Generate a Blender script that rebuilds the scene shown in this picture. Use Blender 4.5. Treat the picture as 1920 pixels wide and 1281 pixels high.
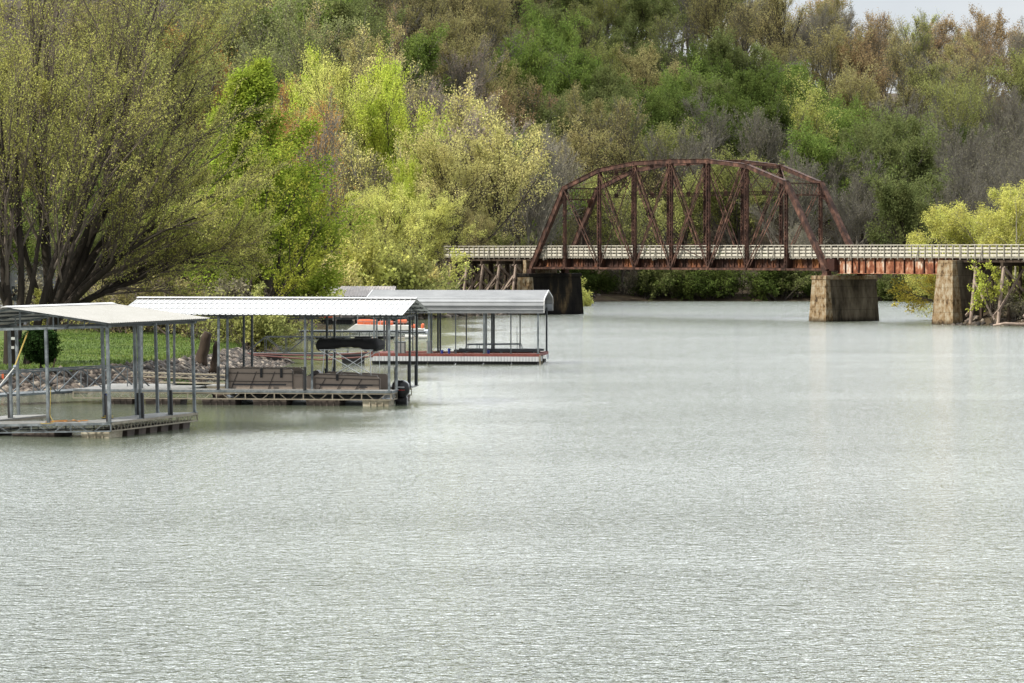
import bpy, bmesh, math, random
import numpy as np
from mathutils import Vector, Matrix
R = math.radians
for o in list(bpy.data.objects): bpy.data.objects.remove(o)
SC = bpy.context.scene
COL = SC.collection
# ------------------------------------------------------------------ camera
EYE = 7.0; F = 6000.0; HZ = 475.0       # eye height, focal length in photo pixels, horizon row
cam_d = bpy.data.cameras.new('camera'); cam = bpy.data.objects.new('camera', cam_d); COL.objects.link(cam)
cam.location = (0, 0, EYE); cam.rotation_euler = (R(90), 0, 0)
cam_d.sensor_width = 36.0; cam_d.lens = 36.0*F/1920.0
cam_d.shift_y = -(640.5-HZ)/1920.0
cam_d.clip_start = 0.5; cam_d.clip_end = 12000
SC.camera = cam
# ------------------------------------------------------------------ world
SUN_AZ = R(-113); SUN_EL = R(43)        # azimuth from +Y towards +X
sun_dir = Vector((math.sin(SUN_AZ)*math.cos(SUN_EL), math.cos(SUN_AZ)*math.cos(SUN_EL), math.sin(SUN_EL)))
W = bpy.data.worlds.new('World'); SC.world = W; W.use_nodes = True
nt = W.node_tree; nt.nodes.clear()
N = nt.nodes.new; L = nt.links.new
out = N('ShaderNodeOutputWorld'); bg1 = N('ShaderNodeBackground'); bg2 = N('ShaderNodeBackground'); mix = N('ShaderNodeMixShader')
sky = N('ShaderNodeTexSky'); sky.sky_type = 'NISHITA'; sky.sun_disc = False
sky.sun_elevation = SUN_EL; sky.sun_rotation = SUN_AZ; sky.altitude = 100; sky.dust_density = 2.0
L(sky.outputs[0], bg1.inputs[0]); bg1.inputs[1].default_value = 0.10
tc = N('ShaderNodeTexCoord'); sep = N('ShaderNodeSeparateXYZ'); L(tc.outputs['Generated'], sep.inputs[0])
mp = N('ShaderNodeMapping'); mp.inputs['Scale'].default_value = (1, 1, 3.2); L(tc.outputs['Generated'], mp.inputs[0])
nz = N('ShaderNodeTexNoise'); nz.inputs['Scale'].default_value = 5.0; nz.inputs['Detail'].default_value = 6; nz.inputs['Roughness'].default_value = .55
L(mp.outputs[0], nz.inputs['Vector'])
cr = N('ShaderNodeValToRGB'); cr.color_ramp.elements[0].position = .3; cr.color_ramp.elements[0].color = (.66, .71, .77, 1)
cr.color_ramp.elements[1].position = .68; cr.color_ramp.elements[1].color = (.93, .95, .96, 1)
L(nz.outputs[0], cr.inputs[0]); L(cr.outputs[0], bg2.inputs[0])
mr = N('ShaderNodeMapRange'); mr.inputs[1].default_value = 0.0; mr.inputs[2].default_value = .34
mr.inputs[3].default_value = .93; mr.inputs[4].default_value = 2.6
mr.inputs[1].default_value = .09; mr.inputs[2].default_value = .22; mr.inputs[3].default_value = 0; mr.inputs[4].default_value = 1
L(sep.outputs[2], mr.inputs[0])
# sky brightened up the lake, added to lighten the water; duller cloud elsewhere
dt = N('ShaderNodeVectorMath'); dt.operation = 'DOT_PRODUCT'; dt.inputs[1].default_value = (.08, .84, .53); L(tc.outputs['Generated'], dt.inputs[0])
m2 = N('ShaderNodeMapRange'); m2.interpolation_type = 'SMOOTHSTEP'; m2.inputs[1].default_value = .45; m2.inputs[2].default_value = .85; L(dt.outputs['Value'], m2.inputs[0])
m3 = N('ShaderNodeMath'); m3.operation = 'MULTIPLY'; L(mr.outputs[0], m3.inputs[0]); L(m2.outputs[0], m3.inputs[1])
m4 = N('ShaderNodeMath'); m4.operation = 'MULTIPLY_ADD'; L(m3.outputs[0], m4.inputs[0]); m4.inputs[1].default_value = 2.9; L(m4.outputs[0], bg2.inputs[1])
m5 = N('ShaderNodeMath'); m5.operation = 'MULTIPLY_ADD'; L(mr.outputs[0], m5.inputs[0]); m5.inputs[1].default_value = .1; m5.inputs[2].default_value = .8; L(m5.outputs[0], m4.inputs[2])
mix.inputs[0].default_value = .88
L(bg1.outputs[0], mix.inputs[1]); L(bg2.outputs[0], mix.inputs[2]); L(mix.outputs[0], out.inputs[0])
# ------------------------------------------------------------------ sun
sl = bpy.data.lights.new('sun', 'SUN'); sl.energy = 5.0; sl.angle = R(.6); sl.color = (1, .95, .86)
so = bpy.data.objects.new('sun', sl); COL.objects.link(so)
so.rotation_euler = sun_dir.to_track_quat('Z', 'Y').to_euler(); so.location = (-200, -100, 300)
SC.view_settings.view_transform = 'Standard'; SC.view_settings.look = 'None'
SC.view_settings.exposure = 0.32; SC.view_settings.gamma = 1
SC.cycles.sample_clamp_direct = 4.0; SC.cycles.sample_clamp_indirect = 4.0
SC.cycles.max_bounces = 6; SC.cycles.diffuse_bounces = 2; SC.cycles.glossy_bounces = 3
SC.cycles.transparent_max_bounces = 4; SC.cycles.volume_bounces = 0

# ------------------------------------------------------------------ helpers
def Px(px, d): return (px-960.0)*d/F                      # sideways metres of an image column at depth d
def Zy(py, d): return EYE-(py-HZ)*d/F                     # height of an image row at depth d
def Dy(py, z=0.0): return (EYE-z)*F/(py-HZ)               # depth where height z meets an image row
def V(*a): return Vector(a)
ORG = {}
def setp(o, label=None, cat=None, group=None, kind=None):
    if label: o['label'] = label
    if cat: o['category'] = cat
    if group: o['group'] = group
    if kind: o['kind'] = kind
    return o
def thing(name, label, cat, loc=(0, 0, 0), group=None):
    o = bpy.data.objects.new(name, None); COL.objects.link(o); o.empty_display_size = .3
    o.location = loc; ORG[o] = Vector(loc)
    return setp(o, label, cat, group)
class MB:
    def __init__(s): s.v = []; s.f = []
    def add(s, vs, fs):
        n = len(s.v); s.v += [tuple(p) for p in vs]; s.f += [tuple(i+n for i in f) for f in fs]; return s
    def hexa(s, p):  # 8 pts: bottom 4 ccw then top 4
        return s.add(p, [(3, 2, 1, 0), (4, 5, 6, 7), (0, 1, 5, 4), (1, 2, 6, 5), (2, 3, 7, 6), (3, 0, 4, 7)])
    def box(s, x0, x1, y0, y1, z0, z1, F_=None):
        g = F_ or (lambda x, y, z: (x, y, z))
        return s.hexa([g(x0, y0, z0), g(x1, y0, z0), g(x1, y1, z0), g(x0, y1, z0), g(x0, y0, z1), g(x1, y0, z1), g(x1, y1, z1), g(x0, y1, z1)])
    def beam(s, p0, p1, w, h=None, side=None):
        p0 = Vector(p0); p1 = Vector(p1); h = h or w; d = (p1-p0).normalized()
        if side is None:
            side = d.cross(V(0, 0, 1))
            if side.length < .05: side = V(1, 0, 0)
        side = Vector(side); side = (side-d*side.dot(d)).normalized(); up = side.cross(d).normalized()
        a = side*w/2; b = up*h/2
        return s.hexa([p0-a-b, p0+a-b, p0+a+b, p0-a+b, p1-a-b, p1+a-b, p1+a+b, p1-a+b])
    def tube(s, pts, r, n=8, caps=True):
        pts = [Vector(p) for p in pts]; rs = r if isinstance(r, (list, tuple)) else [r]*len(pts)
        vs = []; prev = None
        for i, p in enumerate(pts):
            t = (pts[min(i+1, len(pts)-1)]-pts[max(i-1, 0)]).normalized()
            if prev is None:
                q = t.cross(V(0, 0, 1)); q = q if q.length > .1 else V(1, 0, 0)
            else: q = prev-t*prev.dot(t)
            q.normalize(); prev = q; w = t.cross(q)
            for k in range(n):
                a = 2*math.pi*k/n; vs.append(p+(q*math.cos(a)+w*math.sin(a))*rs[i])
        fs = [(i*n+k, i*n+(k+1) % n, (i+1)*n+(k+1) % n, (i+1)*n+k) for i in range(len(pts)-1) for k in range(n)]
        if caps: fs += [tuple(range(n))[::-1], tuple((len(pts)-1)*n+k for k in range(n))]
        return s.add(vs, fs)
    def grid(s, f, nu, nv):
        vs = [f(i/nu, j/nv) for j in range(nv+1) for i in range(nu+1)]
        return s.add(vs, [(j*(nu+1)+i, j*(nu+1)+i+1, (j+1)*(nu+1)+i+1, (j+1)*(nu+1)+i) for j in range(nv) for i in range(nu)])
    def build(s, name, mat, parent=None, label=None, smooth=False, bevel=0):
        org = V(0, 0, 0)
        if parent is not None: org = ORG[parent]
        me = bpy.data.meshes.new(name)
        me.from_pydata([(p[0]-org.x, p[1]-org.y, p[2]-org.z) for p in s.v], [], s.f)
        bm = bmesh.new(); bm.from_mesh(me); bmesh.ops.recalc_face_normals(bm, faces=bm.faces); bm.to_mesh(me); bm.free()
        me.materials.append(mat)
        if smooth:
            for p in me.polygons: p.use_smooth = True
        o = bpy.data.objects.new(name, me); COL.objects.link(o)
        if bevel:
            m = o.modifiers.new('bevel', 'BEVEL'); m.width = bevel; m.segments = 2; m.limit_method = 'ANGLE'
        if parent is not None: o.parent = parent
        ORG[o] = org
        if label: o['label'] = label
        return o
def rebase(o, loc):  # put a top-level mesh object's origin at its base
    loc = Vector(loc)
    o.data.transform(Matrix.Translation(-loc)); o.location = loc; ORG[o] = loc; return o
def np_mesh(name, verts, quads, mat, smooth=False, tri=False):
    k = 3 if tri else 4
    me = bpy.data.meshes.new(name); nv = len(verts); nf = len(quads)
    me.vertices.add(nv); me.vertices.foreach_set('co', np.asarray(verts, np.float32).ravel())
    me.loops.add(nf*k); me.loops.foreach_set('vertex_index', np.asarray(quads, np.int32).ravel())
    me.polygons.add(nf); me.polygons.foreach_set('loop_start', np.arange(0, nf*k, k, dtype=np.int32))
    if smooth: me.polygons.foreach_set('use_smooth', np.ones(nf, bool))
    me.materials.append(mat); me.update(calc_edges=True); me.validate(); return me

# ------------------------------------------------------------------ materials
def newmat(name):
    m = bpy.data.materials.new(name); m.use_nodes = True; t = m.node_tree
    b = t.nodes['Principled BSDF']; return m, t, b
def ramp(t, stops):
    c = t.nodes.new('ShaderNodeValToRGB'); e = c.color_ramp.elements
    while len(e) < len(stops): e.new(.5)
    for i, (p, col) in enumerate(stops): e[i].position = p; e[i].color = tuple(col)+(1,)
    return c
def noise(t, scale, detail=5, rough=.6, stretch=(1, 1, 1), dist=0, coord='Object'):
    tc = t.nodes.new('ShaderNodeTexCoord'); mp = t.nodes.new('ShaderNodeMapping'); mp.inputs['Scale'].default_value = stretch
    n = t.nodes.new('ShaderNodeTexNoise'); n.inputs['Scale'].default_value = scale; n.inputs['Detail'].default_value = detail
    n.inputs['Roughness'].default_value = rough; n.inputs['Distortion'].default_value = dist
    t.links.new(tc.outputs[coord], mp.inputs[0]); t.links.new(mp.outputs[0], n.inputs['Vector']); return n
def simple(name, stops, scale=3, rough=.7, metal=0, stretch=(1, 1, 1), detail=5, bump=0, bscale=None, spec=.5, dist=0):
    m, t, b = newmat(name)
    if isinstance(stops[0], (int, float)): c = stops; stops = [(.3, [x*.82 for x in c]), (.7, [min(1, x*1.12) for x in c])]
    n = noise(t, scale, detail, .62, stretch, dist); r = ramp(t, stops)
    t.links.new(n.outputs[0], r.inputs[0]); t.links.new(r.outputs[0], b.inputs['Base Color'])
    b.inputs['Roughness'].default_value = rough; b.inputs['Metallic'].default_value = metal
    b.inputs['Specular IOR Level'].default_value = spec
    if bump:
        n2 = noise(t, bscale or scale*4, 4); bp = t.nodes.new('ShaderNodeBump'); bp.inputs['Strength'].default_value = bump; bp.inputs['Distance'].default_value = .05
        t.links.new(n2.outputs[0], bp.inputs['Height']); t.links.new(bp.outputs[0], b.inputs['Normal'])
    return m
M = {}
M['rust'] = simple('rusted_steel', [(.3, (.014, .008, .006)), (.46, (.045, .023, .017)), (.56, (.085, .043, .031)), (.66, (.15, .078, .055)), (.78, (.24, .11, .05))], 1.6, .8, stretch=(1, 1, .7), detail=10, spec=.25)
M['rust_dark'] = simple('dark_and_shaded_rust', [(.3, (.015, .008, .007)), (.6, (.05, .02, .014)), (.8, (.12, .045, .02))], .8, .85, detail=8, spec=.2)
M['rust_web'] = simple('streaked_shaded_rust', [(.36, (.025, .014, .012)), (.5, (.06, .03, .022)), (.6, (.15, .06, .03)), (.7, (.36, .15, .05))], .7, .85, stretch=(1, 1, .35), detail=8, spec=.2)  # streaked rust; deck shadow and lit patches are put into its tones
M['rust_pale'] = simple('pale_peeling_girder_paint', [(.34, (.06, .025, .018)), (.46, (.2, .07, .035)), (.54, (.34, .17, .10)), (.64, (.5, .42, .34))], 1.5, .85, stretch=(1, 1, .5), detail=9, spec=.2)
M['fence_wood'] = simple('weathered_railing_wood', [(.3, (.34, .31, .26)), (.7, (.55, .53, .45))], 2.5, .85, stretch=(1, 1, 1), detail=6, spec=.2)
M['post_wood'] = simple('grey_railing_posts', [(.3, (.14, .13, .11)), (.7, (.3, .28, .23))], 3, .85, spec=.2)
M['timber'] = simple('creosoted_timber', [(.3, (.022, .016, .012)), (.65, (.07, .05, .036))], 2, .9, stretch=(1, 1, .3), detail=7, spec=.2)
M['timber_lit'] = simple('bleached_sunlit_timber', [(.3, (.17, .13, .105)), (.7, (.42, .33, .27))], 2.5, .9, stretch=(1, 1, .4), detail=6, spec=.2)  # bleached timber; sunlight on it is put into the paler colour
M['concrete'] = simple('stained_shaded_concrete', [(.34, (.03, .025, .018)), (.45, (.075, .06, .042)), (.58, (.13, .108, .078)), (.7, (.2, .17, .125))], .7, .9, stretch=(1.6, 1.6, .5), detail=10, bump=.4, bscale=3, spec=.2)  # stained long faces, with their shade put into the darker tone
M['concrete_dark'] = simple('blackened_pier_concrete', [(.4, (.005, .004, .004)), (.56, (.018, .015, .011)), (.66, (.08, .055, .03)), (.78, (.2, .14, .07))], .55, .9, stretch=(1.6, 1.6, .45), detail=9, bump=.4, bscale=3, spec=.2)
M['concrete_sunlit'] = simple('sunlit_pier_concrete', [(.36, (.05, .032, .018)), (.46, (.2, .135, .07)), (.58, (.27, .225, .155)), (.72, (.35, .305, .225))], 1.6, .9, stretch=(1.5, 1.5, .9), detail=8, bump=.3, bscale=3, spec=.2)  # same concrete, paler: sunlight on the end faces put into the colour
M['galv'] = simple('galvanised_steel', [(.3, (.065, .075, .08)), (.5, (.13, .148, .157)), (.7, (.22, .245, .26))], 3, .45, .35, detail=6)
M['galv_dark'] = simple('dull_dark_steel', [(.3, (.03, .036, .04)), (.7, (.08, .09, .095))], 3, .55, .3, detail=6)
M['sleeve'] = simple('black_rubber', (.008, .008, .009), 4, .6)
M['roof_cream'] = simple('cream_metal_roof', [(.3, (.29, .285, .262)), (.7, (.335, .33, .308))], 1.2, .5, 0, detail=6)
def pier_lines(m):
    t = m.node_tree; b = t.nodes['Principled BSDF']; src = b.inputs['Base Color'].links[0].from_socket
    tc = t.nodes.new('ShaderNodeTexCoord'); sp = t.nodes.new('ShaderNodeSeparateXYZ'); t.links.new(tc.outputs['Object'], sp.inputs[0])
    n = noise(t, 2.2, 6); ad = t.nodes.new('ShaderNodeMath'); ad.operation = 'MULTIPLY_ADD'; t.links.new(n.outputs[0], ad.inputs[0]); ad.inputs[1].default_value = .5; t.links.new(sp.outputs[2], ad.inputs[2])
    r1 = t.nodes.new('ShaderNodeMapRange'); r1.inputs[1].default_value = .32; r1.inputs[2].default_value = .75; r1.inputs[3].default_value = .3; r1.inputs[4].default_value = 1; t.links.new(ad.outputs[0], r1.inputs[0])
    md = t.nodes.new('ShaderNodeMath'); md.operation = 'PINGPONG'; md.inputs[1].default_value = .6; t.links.new(sp.outputs[2], md.inputs[0])
    r2 = t.nodes.new('ShaderNodeMapRange'); r2.inputs[1].default_value = .0; r2.inputs[2].default_value = .05; r2.inputs[3].default_value = .6; r2.inputs[4].default_value = 1; t.links.new(md.outputs[0], r2.inputs[0])
    mu = t.nodes.new('ShaderNodeMath'); mu.operation = 'MULTIPLY'; t.links.new(r1.outputs[0], mu.inputs[0]); t.links.new(r2.outputs[0], mu.inputs[1])
    mx = t.nodes.new('ShaderNodeMix'); mx.data_type = 'RGBA'; mx.blend_type = 'MULTIPLY'; mx.inputs[0].default_value = 1; t.links.new(src, mx.inputs[6]); t.links.new(mu.outputs[0], mx.inputs[7]); t.links.new(mx.outputs[2], b.inputs['Base Color'])
for k_ in ('concrete', 'concrete_dark', 'concrete_sunlit'): pier_lines(M[k_])
def roof_white():
    m = simple('white_metal_roof', [(.3, (.37, .37, .365)), (.7, (.44, .44, .43))], .8, .45, 0, detail=6); t = m.node_tree
    b = t.nodes['Principled BSDF']; src = b.inputs['Base Color'].links[0].from_socket
    n = noise(t, 1.6, 8, .7, (1, .5, 1)); r = ramp(t, [(.62, (0, 0, 0)), (.75, (1, 1, 1))]); mx = t.nodes.new('ShaderNodeMix'); mx.data_type = 'RGBA'
    t.links.new(n.outputs[0], r.inputs[0]); t.links.new(r.outputs[0], mx.inputs[0]); t.links.new(src, mx.inputs[6]); mx.inputs[7].default_value = (.3, .28, .24, 1)
    t.links.new(mx.outputs[2], b.inputs['Base Color']); return m
M['roof_white'] = roof_white()
M['roof_grey'] = simple('light_grey_metal_roof', [(.3, (.25, .26, .27)), (.7, (.33, .34, .35))], .9, .5, .1)
M['roof_tan'] = simple('tan_metal_roof', [(.3, (.24, .21, .19)), (.7, (.31, .275, .25))], 1, .6)
M['trim_white'] = simple('white_roof_trim', (.48, .48, .47), 2, .5)
M['deck_grey'] = simple('grey_deck_boards', [(.3, (.16, .16, .155)), (.7, (.27, .27, .255))], 4, .85, stretch=(1, 1, 1), detail=6)
M['deck_red'] = simple('faded_red_carpet', [(.3, (.12, .035, .028)), (.7, (.2, .06, .046))], 3, .9)
M['skirt'] = simple('white_corrugated_skirt', [(.3, (.36, .37, .375)), (.7, (.46, .47, .48))], 2, .6)
M['float_tan'] = simple('scummed_float_plastic', [(.3, (.14, .12, .08)), (.5, (.32, .28, .2)), (.7, (.5, .46, .36))], 1.5, .8, stretch=(1, 1, 2.5))
M['float_brown'] = simple('brown_float', [(.3, (.03, .022, .017)), (.7, (.10, .075, .06))], 1.5, .8)
M['float_black'] = simple('black_float', (.007, .007, .008), 1.5, .55)
M['frame_tan'] = simple('weathered_tan_frame', [(.3, (.16, .14, .1)), (.7, (.28, .245, .18))], 3, .7)
M['boat_brown'] = simple('taupe_boat_panel', [(.3, (.22, .175, .138)), (.7, (.27, .215, .172))], .7, .5)
M['boat_dark'] = simple('dark_brown_trim', (.035, .028, .025), 3, .5)
M['boat_stripe'] = simple('charcoal_stripe', (.03, .03, .035), 3, .5)
M['seat_vinyl'] = simple('tan_vinyl_seat', (.14, .115, .09), 2, .6)
M['canvas'] = simple('black_canvas', (.006, .006, .007), 5, .9, bump=.5, bscale=6)
M['alu'] = simple('bright_aluminium', (.55, .57, .58), 4, .35, .7)
M['motor'] = simple('gloss_black_cowling', (.006, .006, .008), 2, .25)
M['red'] = simple('red_graphic', (.4, .02, .015), 4, .5)
M['lettering'] = simple('pale_lettering', (.5, .5, .5), 4, .5)
M['orange'] = simple('orange_vinyl', [(.3, (.5, .09, .03)), (.7, (.7, .16, .06))], 2, .7)
M['white'] = simple('off_white_paint', (.6, .6, .57), 2, .6)
M['red_pipe'] = simple('red_brown_pipe', (.13, .05, .04), 2, .7)
M['blue'] = simple('blue_plastic', (.01, .03, .2), 2, .5)
M['yellow_rope'] = simple('yellow_rope', (.35, .26, .06), 9, .9)
M['orange_rope'] = simple('orange_rope', (.42, .2, .06), 9, .9)
M['white_rope'] = simple('white_rope', (.5, .5, .47), 9, .9)
M['stone'] = None
M['siding'] = simple('grey_lap_siding', (.45, .47, .5), 2, .7)
M['shingle'] = simple('dark_shingles', (.06, .055, .05), 6, .9)
M['brick'] = simple('red_brick', (.16, .06, .045), 6, .9)
M['glass'] = simple('dark_window_glass', (.02, .025, .03), 2, .1)
# ------------------------------------------------------------------ ground, water
def poly_sd(P, X, Y):  # signed distance: + inside
    P = np.array(P, float); n = len(P); d = np.full(X.shape, 1e9); ins = np.zeros(X.shape, bool)
    for i in range(n):
        a = P[i]; b = P[(i+1) % n]; ex, ey = b-a; wx = X-a[0]; wy = Y-a[1]
        t = np.clip((wx*ex+wy*ey)/(ex*ex+ey*ey), 0, 1); d = np.minimum(d, np.hypot(wx-ex*t, wy-ey*t))
        c = (a[1] > Y) != (b[1] > Y)
        with np.errstate(divide='ignore', invalid='ignore'):
            ins ^= c & (X < (b[0]-a[0])*(Y-a[1])/(b[1]-a[1]+1e-12)+a[0])
    return np.where(ins, d, -d)
BIG = 5000
LAND = [(-BIG, 60), (-140, 60), (-70, 120), (-40, 150), (-25.3, 157), (-21.8, 160), (-19.2, 167), (-16.6, 178), (-15.6, 188), (-14.4, 204), (-15.2, 216), (-16.8, 232),
        (-18.5, 262), (-19.8, 290), (-18, 318), (-11.5, 336), (-6.6, 352), (-1.5, 361), (1.6, 367), (3.2, 380), (4.5, 400), (6, 440), (10, 462), (20, 468), (60, 469), (100, 466), (160, 470), (BIG, 480), (BIG, BIG), (-BIG, BIG)]
RB = [(42.2, 316), (43.6, 312), (46.5, 309.5), (50, 307), (60, 303), (90, 285), (160, 240), (400, 200), (BIG, 150), (BIG, 440), (200, 420), (100, 385), (60, 350), (46, 334), (42.5, 324)]
def vnoise(X, Y, s, seed=0):
    x = X/s+seed*17.3; y = Y/s-seed*9.1
    return (np.sin(x*1.3+1.7*np.sin(y*.9))+np.sin(y*1.7+1.3*np.sin(x*1.1+2))+np.sin((x+y)*.8+3.1))/3
def smooth(x): x = np.clip(x, 0, 1); return x*x*(3-2*x)
def height(X, Y):
    X = np.asarray(X, float); Y = np.asarray(Y, float)
    s1 = poly_sd(LAND, X, Y); s2 = poly_sd(RB, X, Y); s = np.maximum(s1, s2)
    z = np.where(s > 0, 1.0*smooth(s/4.5)+.0105*np.maximum(s-4, 0)+.12*vnoise(X, Y, 9)*smooth(s/12), np.maximum(-3.5, .35*s))
    z = np.where((s2 > 0), 1.6*smooth(s2/6)+.02*s2, z)
    y0 = 470-75*smooth((12-X)/35.); amp = 47-17.5*smooth((X-28)/55.)
    hill = amp*smooth((Y-y0)/235.)**.9+5*vnoise(X, Y, 38, 1)*smooth((Y-y0)/60.)
    hill = np.minimum(hill+.05*np.maximum(Y-690, 0)*(Y < 1500)+40.5*(Y >= 1500), 200)
    z = np.where(s1 > 0, z+np.maximum(hill, 0)*smooth((s1)/8.), z)
    # rise behind the lawn on the left
    z = z+np.where(s1 > 0, 5*smooth((-25-X)/70.)*smooth((s1-20)/80.), 0)
    return z
def axis(segs):
    out_ = []
    for a, b, st in segs: out_ += list(np.arange(a, b, st))
    return np.array(out_)
gx = axis([(-6000, -600, 600), (-600, -100, 20), (-100, -45, 4), (-45, 12, 1.0), (12, 110, 2.5), (110, 600, 20), (600, 6001, 600)])
gy = axis([(-3000, 60, 300), (60, 130, 10), (130, 215, 1.0), (215, 480, 2.5), (480, 760, 7), (760, 1400, 40), (1400, 8000, 600)])
GX, GY = np.meshgrid(gx, gy); GZ = height(GX, GY)
nx, ny = len(gx), len(gy)
ii, jj = np.meshgrid(np.arange(nx-1), np.arange(ny-1)); i0 = (jj*nx+ii).ravel()
quads = np.stack([i0, i0+1, i0+nx+1, i0+nx], 1)
m, t, b = newmat('ground'); M['ground'] = m
geo = t.nodes.new('ShaderNodeNewGeometry')
at = t.nodes.new('ShaderNodeAttribute'); at.attribute_name = 'lawn'
ng = noise(t, .5, 8, .7); rg = ramp(t, [(.3, (.04, .06, .012)), (.5, (.075, .115, .02)), (.7, (.12, .145, .04))]); t.links.new(ng.outputs[0], rg.inputs[0])
nl = noise(t, .35, 8, .7); rl = ramp(t, [(.3, (.035, .026, .018)), (.55, (.08, .06, .04)), (.75, (.12, .11, .05))]); t.links.new(nl.outputs[0], rl.inputs[0])
mx = t.nodes.new('ShaderNodeMix'); mx.data_type = 'RGBA'; t.links.new(at.outputs['Fac'], mx.inputs[0]); t.links.new(rl.outputs[0], mx.inputs[6]); t.links.new(rg.outputs[0], mx.inputs[7])
t.links.new(mx.outputs[2], b.inputs['Base Color']); b.inputs['Roughness'].default_value = .95; b.inputs['Specular IOR Level'].default_value = .1
bp = t.nodes.new('ShaderNodeBump'); bp.inputs['Strength'].default_value = .6; bp.inputs['Distance'].default_value = .15; t.links.new(noise(t, 2.5, 6).outputs[0], bp.inputs['Height']); t.links.new(bp.outputs[0], b.inputs['Normal'])
me = np_mesh('ground', np.stack([GX.ravel(), GY.ravel(), GZ.ravel()], 1), quads, m, True)
sd = poly_sd(LAND, GX, GY)
lawn = smooth((sd-3.2)/1.5)*smooth((250-GY)/20)*smooth((-15.5-GX+.0*GY)/2.0)
lawn = lawn*np.clip(.9+.25*vnoise(GX, GY, 3, 2), 0, 1)
a = me.attributes.new('lawn', 'FLOAT', 'POINT'); a.data.foreach_set('value', lawn.ravel().astype(np.float32))
g = bpy.data.objects.new('ground', me); COL.objects.link(g); g['kind'] = 'structure'

m, t, b = newmat('lake_water'); M['water'] = m
b.inputs['Base Color'].default_value = (.10, .116, .08, 1); b.inputs['Roughness'].default_value = .12; b.inputs['IOR'].default_value = 2.5
def wn(scale, stretch, detail=3, rough=.55, dist=.3):
    return noise(t, scale, detail, rough, stretch, dist)
w1 = wn(5.6, (.95, 1, 1), 2, .5, 1.2); w2 = wn(1.9, (.9, 1.1, 1), 2, .5, .8); w3 = wn(.035, (.45, 1.6, 1), 4, .6)
ma = t.nodes.new('ShaderNodeMath'); ma.operation = 'MULTIPLY_ADD'; t.links.new(w2.outputs[0], ma.inputs[0]); ma.inputs[1].default_value = 1.7; t.links.new(w1.outputs[0], ma.inputs[2])
bp = t.nodes.new('ShaderNodeBump'); bp.inputs['Distance'].default_value = .19; t.links.new(ma.outputs[0], bp.inputs['Height'])
mr = t.nodes.new('ShaderNodeMapRange'); mr.inputs[1].default_value = .35; mr.inputs[2].default_value = .62; mr.inputs[3].default_value = .7; mr.inputs[4].default_value = 1.0
t.links.new(w3.outputs[0], mr.inputs[0])
# sheltered, calmer water along the left bank and in a band up the lake
tcw = t.nodes.new('ShaderNodeTexCoord'); spw = t.nodes.new('ShaderNodeSeparateXYZ'); t.links.new(tcw.outputs['Object'], spw.inputs[0])
def mrange(src, a, b_, c, d):
    n = t.nodes.new('ShaderNodeMapRange'); n.interpolation_type = 'SMOOTHSTEP'; n.inputs[1].default_value = a; n.inputs[2].default_value = b_; n.inputs[3].default_value = c; n.inputs[4].default_value = d; t.links.new(src, n.inputs[0]); return n.outputs[0]
def mth(op, a, b_):
    n = t.nodes.new('ShaderNodeMath'); n.operation = op
    for i_, v_ in enumerate((a, b_)):
        if isinstance(v_, (int, float)): n.inputs[i_].default_value = v_
        else: t.links.new(v_, n.inputs[i_])
    return n.outputs[0]
wob = mth('MULTIPLY_ADD', w3.outputs[0], 14.0)
wob = mth('ADD', spw.outputs[0], mth('MULTIPLY', w3.outputs[0], 14.0)); wby = mth('ADD', spw.outputs[1], mth('MULTIPLY', w3.outputs[0], 60.0))
calm = mth('MULTIPLY', mrange(wob, 11, 0, 0, 1), mrange(spw.outputs[1], 100, 130, 0, 1))
band_ = mth('MULTIPLY', mrange(wby, 265, 300, 0, 1), mrange(wby, 375, 345, 0, 1))
tot = mth('MINIMUM', mth('ADD', mth('MULTIPLY', calm, .92), mth('MULTIPLY', band_, .1)), .9)
fin = mth('MULTIPLY', mr.outputs[0], mth('SUBTRACT', 1.0, tot)); t.links.new(fin, bp.inputs['Strength']); t.links.new(bp.outputs[0], b.inputs['Normal'])
wb = MB(); wb.grid(lambda u, v: (-6000+12000*u, -3000+9000*v, 0), 12, 9)
o = wb.build('lake_water', m); o['kind'] = 'structure'

# clouds high above, out of the picture, shading the far hillside
def cloud(name, cx, cy, z, rx, ry, rz, seed):
    me = bpy.data.meshes.new(name); bm = bmesh.new(); bmesh.ops.create_icosphere(bm, subdivisions=4, radius=1)
    rn = random.Random(seed); ph = [rn.uniform(0, 6) for _ in range(6)]
    for v in bm.verts:
        c = v.co; k = 1+.09*math.sin(3*c.x+ph[0])*math.sin(3*c.y+ph[1])+.06*math.sin(7*c.x+ph[2])*math.sin(8*c.y+ph[3])+.03*math.sin(15*c.x+ph[4]+9*c.z)*math.sin(14*c.y+ph[5])
        v.co = Vector((c.x*rx*k, c.y*ry*k, c.z*rz*k))
    bm.to_mesh(me); bm.free(); mc = simple('cloud_vapour', (.8, .8, .82), 1, 1); nt_ = mc.node_tree
    tb_ = nt_.nodes.new('ShaderNodeBsdfTransparent'); mx_ = nt_.nodes.new('ShaderNodeMixShader'); mx_.inputs[0].default_value = .38; nt_.links.new(tb_.outputs[0], mx_.inputs[1]); nt_.links.new(nt_.nodes['Principled BSDF'].outputs[0], mx_.inputs[2]); nt_.links.new(mx_.outputs[0], nt_.nodes['Material Output'].inputs[0]); me.materials.append(mc)
    for p in me.polygons: p.use_smooth = True
    o = bpy.data.objects.new(name, me); COL.objects.link(o); o.location = (cx, cy, z); o['kind'] = 'structure'; return o
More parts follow.
